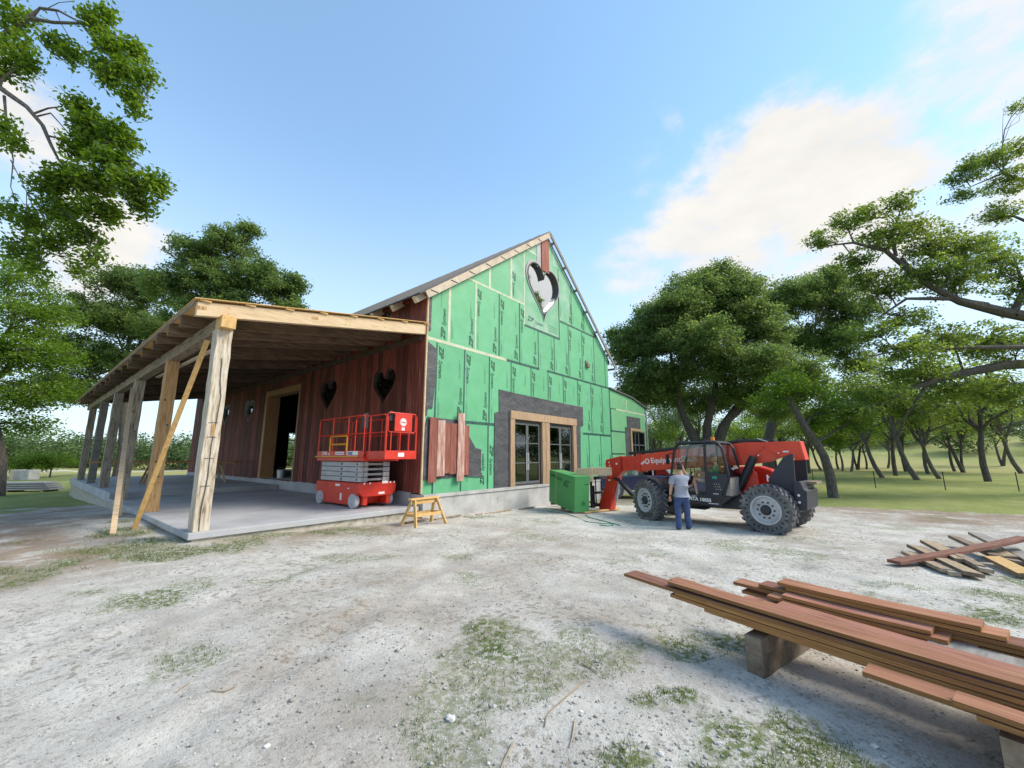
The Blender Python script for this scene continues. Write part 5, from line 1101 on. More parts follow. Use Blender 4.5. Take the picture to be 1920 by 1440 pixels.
# ---- the load: strapped stack of sheets, tilted on the forks
LP = Vector((12.38, 7.42, -.24)); LA = math.atan2(9.4-7.42, 13.6-12.38)
ld = thing('sheathing_stack', 'strapped stack of green sheathing sheets carried on the forks of the telehandler', 'sheet stack', LP, rot=(0, R(-4.5), LA))
LH, LL, LW = 1.20, 2.05, .58
nly = 26
for k in range(nly):
    MB().box((.0+rr.uniform(0, .006), -LW+rr.uniform(0, .006), k*LH/nly), (LL, rr.uniform(-.006, 0), (k+1)*LH/nly-.003)).build('sheet', M['green_load'], ld)
wr = MB(); wr.box((.002, .0005, .0), (LL-.002, .003, LH-.004)); wr.box((-.004, -LW+.01, 0), (-.001, -.01, LH-.004)); wr.build('edge_paint', M['green_load'], ld)
sp1 = MB(); 
for x in (.70*LL,): sp1.box((x, -LW-.004, LH), (x+.03, .008, LH+.004)); sp1.box((x, .0035, 0), (x+.03, .008, LH))
sp1.build('strap', M['strap'], ld)
lt = MB()
MT = frame3((.42, .0045, LH-.23), (1, 0, 0), (0, 0, -1))   # upside-down print, as the photo shows
text_into(lt, 'ZIP', .30, frame3((.38, .0045, LH-.22), (1, 0, 0), (0, 0, -1)), bold=.02, shear=.25); text_into(lt, 'System', .19, frame3((.93, .0045, LH-.18), (1, 0, 0), (0, 0, -1)), bold=.006, shear=.2)
for k in range(10): lt.box((1.45+.05*k, .0035, LH-.22), (1.48+.05*k, .005, LH-.12))
for k in range(5): lt.box((-.006, -.62+.05*k, LH-.3), (-.0042, -.59+.05*k, LH-.26)); lt.box((-.006, -.42+.03*k, .2+.05*(k%2)), (-.0042, -.40+.03*k, .3+.04*(k%3)))
lt.build('lettering', M['ink'], ld)
pl = MB()
for k in range(3): MB().box((.05+k*.9, -LW, -.10), (.15+k*.9, -.01, -.004)).build('pallet_block', M['scrap'], ld)
# timbers on top of the carriage
board('short squared pine timber lying on the fork carriage nearest the load', at(1080, 886, 14.9)[:], at(1112, 884, 14.7)[:], .22, .27, M['pine'], 'pine timbers on the telehandler', M['pine'], name='timber')
board('longer squared pine timber lying on the fork carriage nearest the boom', at(1112, 884, 14.8)[:], at(1146, 884, 14.75)[:], .24, .27, M['pine'], 'pine timbers on the telehandler', M['pine'], name='timber')
board('pine offcut wedged under the two timbers on the fork carriage', at(1092, 896, 14.7)[:], at(1112, 899, 14.6)[:], .2, .16, M['pine'], 'pine timbers on the telehandler', M['pine'], name='timber')
board('long thin slat lying on the ground under the load', (12.7, 7.2, gz(12.7, 7.2)+.05), (15.0, 7.0, gz(15, 7)+.05), .1, .05, M['fresh_pine'], 'slats under the load', name='slat')
# cord on the ground
pts = [on_ground(*p)+Vector((0, 0, .012)) for p in ((1025, 958), (1050, 962), (1075, 968), (1100, 979), (1118, 981), (1135, 983), (1148, 982), (1150, 986), (1138, 987), (1124, 985))]
pts2 = [on_ground(*p)+Vector((0, 0, .014)) for p in ((1098, 966), (1105, 971), (1125, 976), (1145, 981), (1163, 986))]
mb = MB(); mb.tube([p-pts[0] for p in pts], .012, 6); mb.tube([p-pts[0] for p in pts2], .012, 6); o = mb.build('green_cord', M['rope']); o.location = pts[0]; tag(o, 'green cord trailing in loops over the ground in front of the load', 'cord')

# ================================================================ PEOPLE
def skin_body(name, joints, edges, m, parent, root=0, sub=2):
    """joints: [(x, y, z, rx, ry)]"""
    YS = 1.28     # bodies are wider than deep: grown narrow with round sections, then widened
    me = bpy.data.meshes.new(name); me.from_pydata([(j[0], j[1]/YS, j[2]) for j in joints], edges, []); o = add(name, me, parent)
    o.modifiers.new('s', 'SKIN'); o.modifiers['s'].use_smooth_shade = True
    sv = me.skin_vertices[0].data
    for i, j in enumerate(joints): sv[i].radius = (j[4] if len(j) > 4 else j[3]*.9,)*2; sv[i].use_root = (i == root)
    s = o.modifiers.new('d', 'SUBSURF'); s.levels = sub; s.render_levels = sub
    bpy.context.view_layer.update(); bake(o)
    cloth = name in ('t_shirt', 'jeans', 'shirt', 'shorts')
    for v_ in o.data.vertices:
        f_ = (float(fbm(v_.co.x*14+v_.co.y*9, v_.co.z*11+v_.co.y*6, 44, 3))-.5)*.032 if cloth else 0
        v_.co = Vector((v_.co.x+v_.normal.x*f_, (v_.co.y+v_.normal.y*f_)*YS, v_.co.z))
    o.data.materials.clear(); o.data.materials.append(m); return o
def lerp(a, b, t): return tuple(a[i]+(b[i]-a[i])*t for i in range(3))
def arm_hand(J, E, sh, el, wr_, fdir, cdir, start):
    """adds elbow, wrist, palm and five fingers; fdir = finger direction, cdir = curl direction"""
    f = Vector(fdir).normalized(); c = Vector(cdir).normalized(); s = f.cross(c).normalized(); w = Vector(wr_)
    n = len(J); J += [(*lerp(sh, el, .5), .047), (*el, .040), (*lerp(el, wr_, .4), .037), (*wr_, .025)]; E += [(start, n), (n, n+1), (n+1, n+2), (n+2, n+3)]
    pm_ = w+f*.05; J.append((*pm_, .028, .018)); E.append((n+3, n+4)); k = n+4
    for j, (o_, L_) in enumerate(((-.03, .060), (-.010, .070), (.010, .066), (.030, .052))):
        a = w+f*.088+s*o_; b = a+f*L_*.55+c*.012; d = b+f*L_*.35+c*.030; q = len(J); J += [(*a, .010), (*b, .0085), (*d, .0075)]; E += [(k, q), (q, q+1), (q+1, q+2)]
    a = w+f*.03-s*.034; b = a+f*.03-s*.022+c*.012; q = len(J); J += [(*a, .012), (*b, .010)]; E += [(k, q), (q, q+1)]
def head_mesh(parent, c, fwd, tilt, m, r=.1):
    bm = bmesh.new(); bmesh.ops.create_uvsphere(bm, u_segments=24, v_segments=18, radius=1)
    for v in bm.verts:
        x, y, z = v.co; w = 1.0
        if z < 0: w = 1-.28*(-z)**1.5
        v.co = Vector((x*.098*(w if x > 0 else 1)+(.012 if z < -.2 and x > .5 else 0), y*.076*w, z*.125))
        if x > .85 and abs(y) < .28 and -.35 < z < .12: v.co.x += .024*(1-abs(y)/.3)      # nose
        if abs(y) > .93 and -.3 < z < .25 and -.3 < x < .25: v.co.y *= 1.16               # ears
        if x > .8 and .0 < z < .25 and .2 < abs(y) < .55: v.co.x -= .007                  # eye sockets
        if x > .8 and -.62 < z < -.45 and abs(y) < .35: v.co.x += .006                    # lips
    Mx = Matrix.Translation(c)@Matrix.Rotation(fwd, 4, 'Z')@Matrix.Rotation(tilt, 4, 'Y'); bmesh.ops.transform(bm, matrix=Mx, verts=bm.verts)
    me = bpy.data.meshes.new('head'); bm.to_mesh(me); bm.free(); me.polygons.foreach_set('use_smooth', [True]*len(me.polygons)); o = add('head', me, parent, m)
    ey = MB()
    for s in (-1, 1):
        e = bmesh.new(); bmesh.ops.create_icosphere(e, subdivisions=1, radius=.011); n0 = len(ey.v)
        ey._add([Mx@(v.co+Vector((.086, s*.030, .018))) for v in e.verts], [tuple(v.index for v in f.verts) for f in e.faces]); e.free()
    ey.build('eye', M['dark_frame'], o); return o, Mx
def cap_mesh(parent, Mx, m, back=False):
    bm = bmesh.new(); bmesh.ops.create_uvsphere(bm, u_segments=20, v_segments=12, radius=1)
    bmesh.ops.delete(bm, geom=[v for v in bm.verts if v.co.z < .12], context='VERTS')
    for v in bm.verts: v.co = Vector((v.co.x*.108, v.co.y*.088, v.co.z*.128+.012))
    s = -1 if back else 1; n = 8
    top = [bm.verts.new((s*(.085+.085*math.sin(math.pi*i/n)), -.07+.14*i/n, .030-.012*math.sin(math.pi*i/n))) for i in range(n+1)]; bot = [bm.verts.new((s*.06, -.07+.14*i/n, .034)) for i in range(n+1)]
    for i in range(n): bm.faces.new((top[i], top[i+1], bot[i+1], bot[i]))
    bmesh.ops.solidify(bm, geom=list(bm.faces), thickness=.005)
    bmesh.ops.recalc_face_normals(bm, faces=bm.faces); bmesh.ops.transform(bm, matrix=Mx, verts=bm.verts); me = bpy.data.meshes.new('cap'); bm.to_mesh(me); bm.free(); me.polygons.foreach_set('use_smooth', [True]*len(me.polygons)); return add('cap', me, parent, m)
# standing man: local x forward, y left
P1 = Vector((11.62, 3.60, 0)); P1.z = gz(P1.x, P1.y)
man = thing('person', 'man in grey t-shirt and blue jeans standing by the cab with one arm raised', 'person', P1, R(36))
hip, chest, neck = (-.01, 0, .94), (-.02, 0, 1.25), (0, 0, 1.46)
shL, shR = (-.01, .195, 1.385), (.02, -.195, 1.385)
elL, wrL = (-.03, .27, 1.10), (.05, .285, .86); elR, wrR = (.22, -.28, 1.34), (.36, -.22, 1.58)
anL, anR = (-.03, .13, .07), (.06, -.16, .07); knL, knR = (.01, .12, .50), (.05, -.13, .50)
J = [(*hip, .13, .098), (*chest, .14, .105), (0, 0, 1.40, .10, .075), (*neck, .055), (0.01, 0, 1.56, .055)]; E = [(0, 1), (1, 2), (2, 3), (3, 4)]
n = len(J); J += [(*shL, .062)]; E.append((2, n)); arm_hand(J, E, shL, elL, wrL, (.05, .02, -1), (1, -.2, 0), n)
n = len(J); J += [(*shR, .062)]; E.append((2, n)); arm_hand(J, E, shR, elR, wrR, (.3, .1, 1), (.6, .5, 0), n)
for s, kn, an in ((1, knL, anL), (-1, knR, anR)):
    n = len(J); J += [(0, s*.095, .86, .088), (*lerp((0, s*.095, .86), kn, .5), .078), (*kn, .058), (*lerp(kn, an, .4), .055), (*an, .036), (an[0]+.13, an[1], .035, .036)]; E += [(0, n), (n, n+1), (n+1, n+2), (n+2, n+3), (n+3, n+4), (n+4, n+5)]
skin_body('body', J, E, M['skin'], man)
h_, Mx = head_mesh(man, (.03, -.01, 1.635), R(-8), R(-4), M['skin']); cap_mesh(man, Mx, M['cap'], back=True)
hr = MB(); bmh = bmesh.new(); bmesh.ops.create_uvsphere(bmh, u_segments=18, v_segments=12, radius=1); bmesh.ops.delete(bmh, geom=[v for v in bmh.verts if v.co.x > .25 or v.co.z < -.55 or v.co.z > .35], context='VERTS'); bmesh.ops.transform(bmh, matrix=Mx@Matrix.Diagonal((.104, .083, .125, 1)), verts=bmh.verts); me = bpy.data.meshes.new('hair'); bmh.to_mesh(me); bmh.free(); add('hair', me, man, M['hair'])
J = [(0, 0, .86, .172, .150), (-.01, 0, 1.0, .172, .146), (-.015, 0, 1.12, .172, .142), (-.02, 0, 1.27, .168, .134), (0, 0, 1.385, .115, .088), (.0, 0, 1.445, .062)]; E = [(0, 1), (1, 2), (2, 3), (3, 4), (4, 5)]
for sh, el in ((shL, elL), (shR, elR)):
    n = len(J); J += [(*sh, .082), (*lerp(sh, el, .5), .076), (*lerp(sh, el, .82), .080)]; E += [(4, n), (n, n+1), (n+1, n+2)]
skin_body('t_shirt', J, E, M['shirt_grey'], man, 1)
J = [(-.01, 0, 1.0, .155, .120), (-.01, 0, .86, .152, .126)]; E = [(0, 1)]
for s, kn, an in ((1, knL, anL), (-1, knR, anR)):
    n = len(J); J += [(0, s*.09, .78, .100), (*lerp((0, s*.095, .80), kn, .55), .09), (*kn, .080), (*lerp(kn, an, .5), .078), (an[0], an[1], .085, .076), (an[0]+.01, an[1], .04, .078)]; E += [(1, n), (n, n+1), (n+1, n+2), (n+2, n+3), (n+3, n+4), (n+4, n+5)]
skin_body('jeans', J, E, M['denim'], man)
for an in (anL, anR): skin_body('shoe', [(an[0]-.05, an[1], .045, .045), (an[0]+.05, an[1], .045, .047), (an[0]+.17, an[1], .035, .04)], [(0, 1), (1, 2)], M['dark_shoe'], man, 0, 2)
MB().lathe([(.028, -.012), (.034, -.01), (.034, .01), (.028, .012)], (wrL[0]-.005, wrL[1], wrL[2]+.02), 'Z', 14).build('watch', M['black'], man)
# seated driver, in the telehandler frame (x forward), turned towards the open door
P2r = Vector((1.30, -.42, 0)); Rz = Matrix.Rotation(THA, 3, 'Z')
drv = thing('person', 'driver in black cap, green shirt and khaki shorts sitting in the telehandler cab', 'person', TR+Rz@P2r+Vector((0, 0, 1.20)), THA)
J = [(0, 0, .08, .14, .11), (-.02, 0, .30, .14, .105), (-.03, 0, .47, .10, .07), (-.01, 0, .56, .052), (.0, 0, .64, .052)]; E = [(0, 1), (1, 2), (2, 3), (3, 4)]
sL, sR = (-.02, .18, .46), (-.02, -.18, .46)
n = len(J); J.append((*sL, .06)); E.append((2, n)); arm_hand(J, E, sL, (.10, .26, .22), (.36, .22, .20), (1, -.1, .1), (0, 0, -1), n)
n = len(J); J.append((*sR, .06)); E.append((2, n)); arm_hand(J, E, sR, (.14, -.26, .24), (.40, -.2, .30), (1, .1, .1), (0, 0, -1), n)
legs = (((.04, .10, .06), (.52, .28, .14), (.40, .43, -.30)), ((.04, -.08, .06), (.50, .06, .36), (.62, .20, -.05)))
for hp_, kn, an in legs:
    n = len(J); J += [(*hp_, .09), (*lerp(hp_, kn, .5), .078), (*kn, .058), (*lerp(kn, an, .35), .056), (*an, .036), (an[0]+.11, an[1]+.03, an[2]-.045, .034)]; E += [(0, n), (n, n+1), (n+1, n+2), (n+2, n+3), (n+3, n+4), (n+4, n+5)]
skin_body('body', J, E, M['skin'], drv)
h_, Mx = head_mesh(drv, (.02, .02, .735), R(50), R(6), M['skin']); cap_mesh(drv, Mx, M['cap'])
J = [(0, 0, .06, .155, .125), (-.02, 0, .30, .158, .12), (-.03, 0, .455, .11, .08), (-.02, 0, .53, .065)]; E = [(0, 1), (1, 2), (2, 3)]
for sh, el in ((sL, (.10, .26, .22)), (sR, (.14, -.26, .24))):
    n = len(J); J += [(*sh, .075), (*lerp(sh, el, .5), .068), (*lerp(sh, el, .8), .068)]; E += [(2, n), (n, n+1), (n+1, n+2)]
skin_body('shirt', J, E, M['green_shirt'], drv, 1)
skin_body('shirt_front', [(.115, .03, .14, .05, .10), (.10, .04, .30, .045, .09), (.06, .04, .42, .04, .06)], [(0, 1), (1, 2)], M['white'], drv)
J = [(0, 0, .08, .15, .12), (.03, 0, .05, .15, .12)]; E = [(0, 1)]
for hp_, kn, an in legs:
    n = len(J); J += [(*lerp(hp_, kn, .25), .105), (*lerp(hp_, kn, .55), .10), (*lerp(hp_, kn, .85), .095)]; E += [(1, n), (n, n+1), (n+1, n+2)]
skin_body('shorts', J, E, M['shorts'], drv)
for hp_, kn, an in legs: skin_body('shoe', [(an[0]-.04, an[1], an[2]-.03, .045), (an[0]+.06, an[1]+.01, an[2]-.045, .046), (an[0]+.17, an[1]+.05, an[2]-.06, .04)], [(0, 1), (1, 2)], M['shoe'], drv, 0)

# ================================================================ PARKED PICKUP behind the telehandler
tk = thing('pickup_truck', 'dark blue pickup truck parked behind the telehandler by the low wing', 'truck', (21.2, 8.2, gz(20, 7)), R(-62))
def tprof(y0, y1, poly, name, m, bevel=.03): return MB().prism(poly, lambda u, v, d: (u, y0+d, v), 0, y1-y0).build(name, m, tk, bevel=bevel)
tprof(-.9, .9, [(-2.6, .45), (2.6, .45), (2.6, .95), (2.2, 1.08), (1.2, 1.15), (-2.6, 1.15)], 'body', M['truck_paint'])
tprof(-.8, .8, [(1.25, 1.152), (.7, 1.72), (-.5, 1.76), (-.75, 1.152)], 'cab', M['rim'])
tprof(-.812, .812, [(1.0, 1.18), (.62, 1.64), (.2, 1.66), (.2, 1.18)], 'side_window', M['dark_glass'], 0); tprof(-.812, .812, [(.12, 1.18), (.12, 1.66), (-.42, 1.68), (-.58, 1.18)], 'side_window', M['dark_glass'], 0)
for x in (-1.7, 1.65):
    for y in (-.92, .70): 
        w = MB().lathe([(0, 0), (.24, 0), (.26, .01), (.37, .01), (.39, .04), (.39, .2), (.36, .22), (0, .22)], (x, y, .39), 'Y', 24).build('wheel', M['rubber'], tk, smooth=True); MB().lathe([(0, -.012 if y < 0 else .232), (.22, -.012 if y < 0 else .232), (.22, .005 if y < 0 else .22)], (x, y, .39), 'Y', 18).build('rim', M['rim'], w, smooth=True)
for y in (-.7, .5): MB().box((2.602, y, .75), (2.63, y+.25, .92)).build('headlight', M['white'], tk)
# ================================================================ TREES
def leaf_quads(C, size, rnd, flat=.5, jag=True):
    """one folded leaf-shaped face at each centre"""
    n = len(C); nn = rnd.normal(size=(n, 3)); nn[:, 2] = np.abs(nn[:, 2])+flat; nn /= np.linalg.norm(nn, axis=1)[:, None]
    t = rnd.normal(size=(n, 3)); t -= nn*(t*nn).sum(1)[:, None]; t /= np.linalg.norm(t, axis=1)[:, None]; b = np.cross(nn, t)
    L_ = size*(.6+.8*rnd.random((n, 1))); w = L_*(.42+.25*rnd.random((n, 1)))
    v = np.stack([C-t*L_*.5, C+b*w*.5-t*L_*.05+nn*L_*.05, C+t*L_*.5, C-b*w*.5-t*L_*.05+nn*L_*.05], 1)
    return v.reshape(-1, 3), np.arange(4*n).reshape(-1, 4)
def curve(p, q, k, rnd, wob=.12, rise=0.):
    p, q = Vector(p), Vector(q); L_ = (q-p).length; pts = [p]
    o = [Vector(rnd.normal(size=3))*L_*wob for _ in range(2)]
    for i in range(1, k+1):
        t = i/k; pts.append(p.lerp(q, t)+o[0]*math.sin(math.pi*t)*.7+o[1]*math.sin(2*math.pi*t)*.4+Vector((0, 0, rise*L_*math.sin(math.pi*t))))
    return pts
def make_tree(name, label, cat, base, trunk, lobes, leafm, barkm, lsize, per_tip, sig, seed, group=None, minr=.03, sub=6, droop=0, zflat=.6, extra_limbs=(), tipk=1):
    """trunk: [(point, radius)] in world space; lobes: [(centre, radii, tips, (attach index) or None)]"""
    rnd = np.random.default_rng(seed); B = Vector(base); t = thing(name, label, cat, B, group=group); wood = MB(); C = []
    if trunk:
        tp = [Vector(p)-B for p, r in trunk]; tr_ = [r for p, r in trunk]
        flare = [tr_[0]*1.5]+tr_; wood.tube([tp[0]-Vector((0, 0, .25))]+tp, flare, 10)
    ANC = []
    for pts, r in extra_limbs:
        for i in range(1, len(pts)):
            for q in (.0, .33, .67, 1.): ANC.append((Vector(pts[i-1]).lerp(Vector(pts[i]), q)-B, max(minr, r*(1-.82*(i-1+q)/(len(pts)-1)))))
    if ANC: ANC += [(tp[i], tr_[i]) for i in range(len(tp)//2, len(tp))]
    for (c, rad, tips, att) in lobes:
        tips = int(tips*tipk); c = Vector(c)-B; rad = rad if hasattr(rad, '__len__') else (rad, rad, rad*.75)
        if ANC: p0, ra = min(ANC, key=lambda a: (a[0]-c).length+max(0, a[0].z-c.z)*.6); r0 = min(ra*.7, .02+.024*(c-p0).length)
        else: i = att; p0 = tp[i]; r0 = min(tr_[i]*.5, .03+.018*(c-p0).length)
        limb = curve(p0, c, 6, rnd, .09, .05)
        wood.tube(limb, [max(minr, r0*(1-.8*j/6)) for j in range(7)], 7, False)
        d = rnd.normal(size=(tips, 3)); d /= np.linalg.norm(d, axis=1)[:, None]; u_ = rnd.random((tips, 1))**(1/2.0); d = d*u_*np.array(rad); T = d+np.array(c); T[:, 2] -= droop*np.hypot(d[:, 0], d[:, 1])*.4
        for j in range(tips):
            if j < tips*.3:
                k = rnd.integers(2, 7); s = limb[k]; br_ = curve(s, T[j], 3, rnd, .12, .06); r1 = max(minr, r0*(.5-.05*k)); wood.tube(br_, [r1*.7, r1*.5, r1*.32, minr*.4], 5, False)
                for q in range(2): 
                    e = Vector(T[j])+Vector(rnd.normal(size=3))*sig*1.3; wood.tube([br_[2], br_[2].lerp(e, .5)+Vector((0, 0, .05)), e], [r1*.3, r1*.2, minr*.25], 4, False)
        m = per_tip; X_ = np.repeat(T, m, 0)+rnd.normal(size=(tips*m, 3))*np.array([sig, sig, sig*zflat]); C.append(X_)
    for pts, r in extra_limbs:
        pts = [Vector(p)-B for p in pts]; wood.tube(pts, [max(minr, r*(1-.82*i/(len(pts)-1))) for i in range(len(pts))], 8, False)
    wood.build('trunk', M[barkm], t, smooth=True)
    C = np.concatenate(C); v, f = leaf_quads(C, lsize, rnd); add('crown', np_mesh('crown', v, f, M[leafm]), t)
    return t
def G(v, dz=0): v = Vector(v); return Vector((v.x, v.y, gz(v.x, v.y)+dz))
def L3(px, py, D, r, tips, att=None): return (at(px, py, D), r, tips, att)
# big live oak behind the telehandler
D = 33; b = G(at(1330, 890, D)); up = lambda px, py, d=D: at(px, py, d)
trunk = [(b, .75), (b+Vector((0, 0, 1.0)), .62), (up(1322, 835), .6), (up(1318, 822), .55)]
limbs = [([b+Vector((0, 0, 1.3)), up(1300, 820), up(1277, 770), up(1262, 700), up(1256, 650)], .48), ([b+Vector((0, 0, 1.3)), up(1325, 800), up(1340, 740), up(1345, 680), up(1340, 620)], .42), ([b+Vector((0, 0, 1.2)), up(1355, 800), up(1395, 745), up(1440, 710), up(1500, 690)], .45), ([b+Vector((0, 0, 1.0)), up(1365, 790), up(1420, 740), up(1460, 720)], .33), ([up(1262, 720), up(1230, 732), up(1205, 742), up(1180, 735)], .17)]
lobes = [L3(1195, 650, D, (2.3, 2.5, 2.0), 100, 3), L3(1215, 705, D-1, (2.4, 2.5, 1.2), 60, 3), L3(1240, 610, D, (2.6, 2.8, 2.2), 110, 3), L3(1300, 560, D, (2.7, 2.8, 2.3), 110, 3), L3(1345, 520, D+1, (1.9, 2.0, 1.3), 50, 3), L3(1365, 580, D, (2.8, 2.8, 2.2), 110, 3), L3(1425, 620, D, (2.5, 2.7, 2.2), 95, 3),
         L3(1310, 640, D-3, (3.4, 3.2, 1.7), 120, 3), L3(1395, 680, D-3, (3.0, 3.2, 1.5), 100, 3), L3(1470, 690, D-1, (2.4, 2.6, 1.5), 70, 3), L3(1165, 630, D+1, (1.1, 1.3, 1.0), 26, 3), L3(1180, 745, D+2, (1.8, 2, 1.0), 30, 3), L3(1260, 740, D+3, (2.4, 2.6, 1.2), 46, 3), L3(1350, 730, D+4, (3.0, 3, 1.4), 46, 3), L3(1510, 720, D, (1.7, 1.8, .9), 34, 3), L3(1220, 730, D, (2.4, 2.4, 1.2), 40, 3), L3(1290, 700, D-2, (2.6, 2.4, 1.0), 44, 3), L3(1320, 760, D+3, (2.4, 2.4, 1.0), 30, 3), L3(1400, 740, D-1, (2.6, 2.4, 1.0), 44, 3), L3(1450, 770, D+2, (2.4, 2.4, .9), 30, 3), L3(1390, 540, D, (2.0, 2, 1.4), 40, 3), L3(1270, 575, D-2, (2.2, 2.2, 1.6), 50, 3)]
make_tree('oak_tree', 'great spreading dark green live oak with three thick limbs directly behind the telehandler', 'tree', b, trunk, lobes, 'leaf_oak', 'bark', .20, 84, .31, 101, tipk=2.0, extra_limbs=limbs)
# second oak to its right
D = 42; b = G(at(1440, 885, D)); up = lambda px, py, d=D: at(px, py, d)
trunk = [(b, .6), (up(1440, 830), .5), (up(1450, 780), .42), (up(1470, 740), .36), (up(1500, 700), .3)]
lobes = [L3(1480, 560, D, (3.2, 3, 2.2), 90, 4), L3(1540, 545, D, (3.2, 3, 2.2), 90, 4), L3(1590, 585, D, (3.0, 3, 2.2), 80, 4), L3(1560, 640, D, (3.4, 3, 1.8), 80, 4), L3(1500, 640, D+2, (3.0, 3, 1.8), 60, 4), L3(1610, 680, D, (2.4, 2.5, 1.3), 36, 4), L3(1560, 520, D, (2, 2, 1.0), 24, 4)]
make_tree('oak_tree', 'dark live oak rising behind and to the right of the great oak', 'tree', b, trunk, lobes, 'leaf_oak', 'bark', .23, 80, .36, 102, tipk=1.9, extra_limbs=[([up(1470, 740), up(1495, 725), up(1520, 690), up(1530, 650)], .2)])
# near tree off the right edge reaching its long limbs in
b = G(at(2120, 870, 22.5)); KE = 1.7
trunk = [(b, .7), (b+Vector((-.2, .2, 4.0)), .6), (b+Vector((-.5, .6, 7.5)), .5), (b+Vector((-.6, .9, 11)), .4), (b+Vector((-.8, 1.2, 15)), .3)]
up = lambda px, py, d=14.: at(px, py, d*KE)
limbs = [([b+Vector((-.5, .6, 7.5)), up(1960, 600, 14), up(1880, 585, 13.5), up(1800, 565, 13), up(1740, 535, 13), up(1690, 485, 13)], .26), ([up(1850, 572, 13.2), up(1780, 560, 13), up(1700, 560, 13), up(1640, 600, 13)], .10), ([up(1720, 520, 13), up(1660, 470, 13), up(1600, 455, 13), up(1540, 462, 13)], .09), ([up(1680, 480, 13), up(1672, 440, 13), up(1690, 390, 13)], .06),
         ([b+Vector((-.3, .3, 6.2)), up(1960, 680, 14), up(1880, 685, 13), up(1780, 705, 12.6), up(1700, 730, 12.4), up(1660, 762, 12.4)], .22), ([up(1700, 730, 12.4), up(1640, 765, 12.4), up(1590, 772, 12.2)], .06), ([b+Vector((-.4, .5, 7)), up(1940, 650, 12), up(1800, 652, 12), up(1700, 655, 12), up(1630, 668, 12)], .10),
         ([b+Vector((-.6, .9, 11)), up(1960, 430, 15), up(1900, 405, 15), up(1845, 415, 15)], .10), ([b+Vector((-.6, .9, 11)), up(1960, 350, 15), up(1880, 325, 15), up(1820, 350, 15)], .10), ([up(1760, 690, 12.6), up(1720, 750, 12.5), up(1690, 790, 12.5)], .07), ([up(1900, 590, 13.5), up(1920, 540, 13.5), up(1900, 480, 13.5)], .12)]
limbs = [(q_, r_*KE) for q_, r_ in limbs]
lobes = []
for (px, py, d, r, n) in ((1540, 450, 13, (.55, .55, .28), 16), (1590, 420, 13, (.6, .6, .45), 20), (1620, 400, 13, (.4, .4, .35), 12), (1680, 385, 13, (.55, .55, .35), 18), (1650, 445, 13, (.75, .7, .5), 34), (1700, 430, 13, (.7, .7, .45), 30), (1745, 455, 13, (.85, .8, .55), 44), (1800, 470, 13, (.9, .9, .6), 50), (1730, 510, 13, (1.0, .9, .6), 54), (1790, 530, 13.2, (1.0, .9, .6), 46), (1860, 490, 13.5, (1.0, .9, .7), 50), (1910, 530, 13.5, (.9, .9, .9), 44), (1620, 520, 13, (.8, .8, .35), 30), (1660, 545, 13, (.9, .8, .4), 34), (1600, 490, 13, (.6, .6, .3), 20),
    (1700, 600, 13, (.8, .8, .35), 26), (1640, 625, 12.5, (.8, .8, .4), 24), (1700, 655, 12, (.9, .8, .4), 32), (1770, 640, 12.5, (.9, .8, .5), 34), (1840, 640, 12.8, (1.0, .9, .6), 44), (1900, 650, 13, (1.0, .9, .6), 40), (1720, 700, 12.5, (1.0, .9, .4), 40), (1800, 730, 12.8, (1.1, 1, .45), 44), (1880, 740, 13, (1.1, 1, .5), 46), (1660, 745, 12.4, (.9, .9, .3), 30), (1600, 770, 12.2, (.6, .6, .25), 16), (1700, 770, 12.8, (.7, .7, .3), 18),
    (1810, 330, 15, (.7, .7, .45), 26), (1850, 300, 15, (.75, .7, .5), 32), (1890, 340, 15, (.8, .8, .6), 36), (1900, 280, 15, (.7, .7, .4), 20), (1870, 400, 15, (.8, .8, .35), 26), (1800, 370, 15, (.5, .5, .2), 12), (1915, 200, 15, (.35, .35, .25), 7), (1850, 450, 14, (.5, .5, .25), 9)):
    lobes.append((at(px, py, d*KE), tuple(q*KE for q in r), int(n*1.7), 3 if py < 430 else 2))
make_tree('elm_tree', 'broad tree whose long branches reach in from the right edge over the yard', 'tree', b, trunk, lobes, 'leaf_mid', 'bark', .17, 30, .21, 103, minr=.028, extra_limbs=limbs, zflat=.45)
# leaning pecan at the edge of the yard
D = 21.5; b = G(at(1563, 935, D)); up = lambda px, py, d=D: at(px, py, d)
trunk = [(b, .24), (up(1556, 890), .22), (up(1545, 855), .2), (up(1530, 830), .19), (up(1512, 805), .18), (up(1495, 775), .16), (up(1478, 745), .14)]
lobes = [L3(1480, 715, D, (1.3, 1.3, .7), 26, 6), L3(1510, 740, D, (1.5, 1.4, .8), 36, 6), L3(1560, 765, D+1, (1.5, 1.4, .8), 36, 4), L3(1530, 790, D+1, (1.1, 1.1, .6), 26, 4), L3(1600, 790, D+1, (1.3, 1.3, .7), 28, 3), L3(1450, 750, D+1, (1.3, 1.3, .6), 22, 6), L3(1555, 830, D+2, (.8, .8, .5), 12, 2)]
make_tree('pecan_tree', 'slender leaning tree with fresh green leaves just right of the telehandler', 'tree', b, trunk, lobes, 'leaf_lime', 'bark', .15, 60, .28, 104, minr=.02)
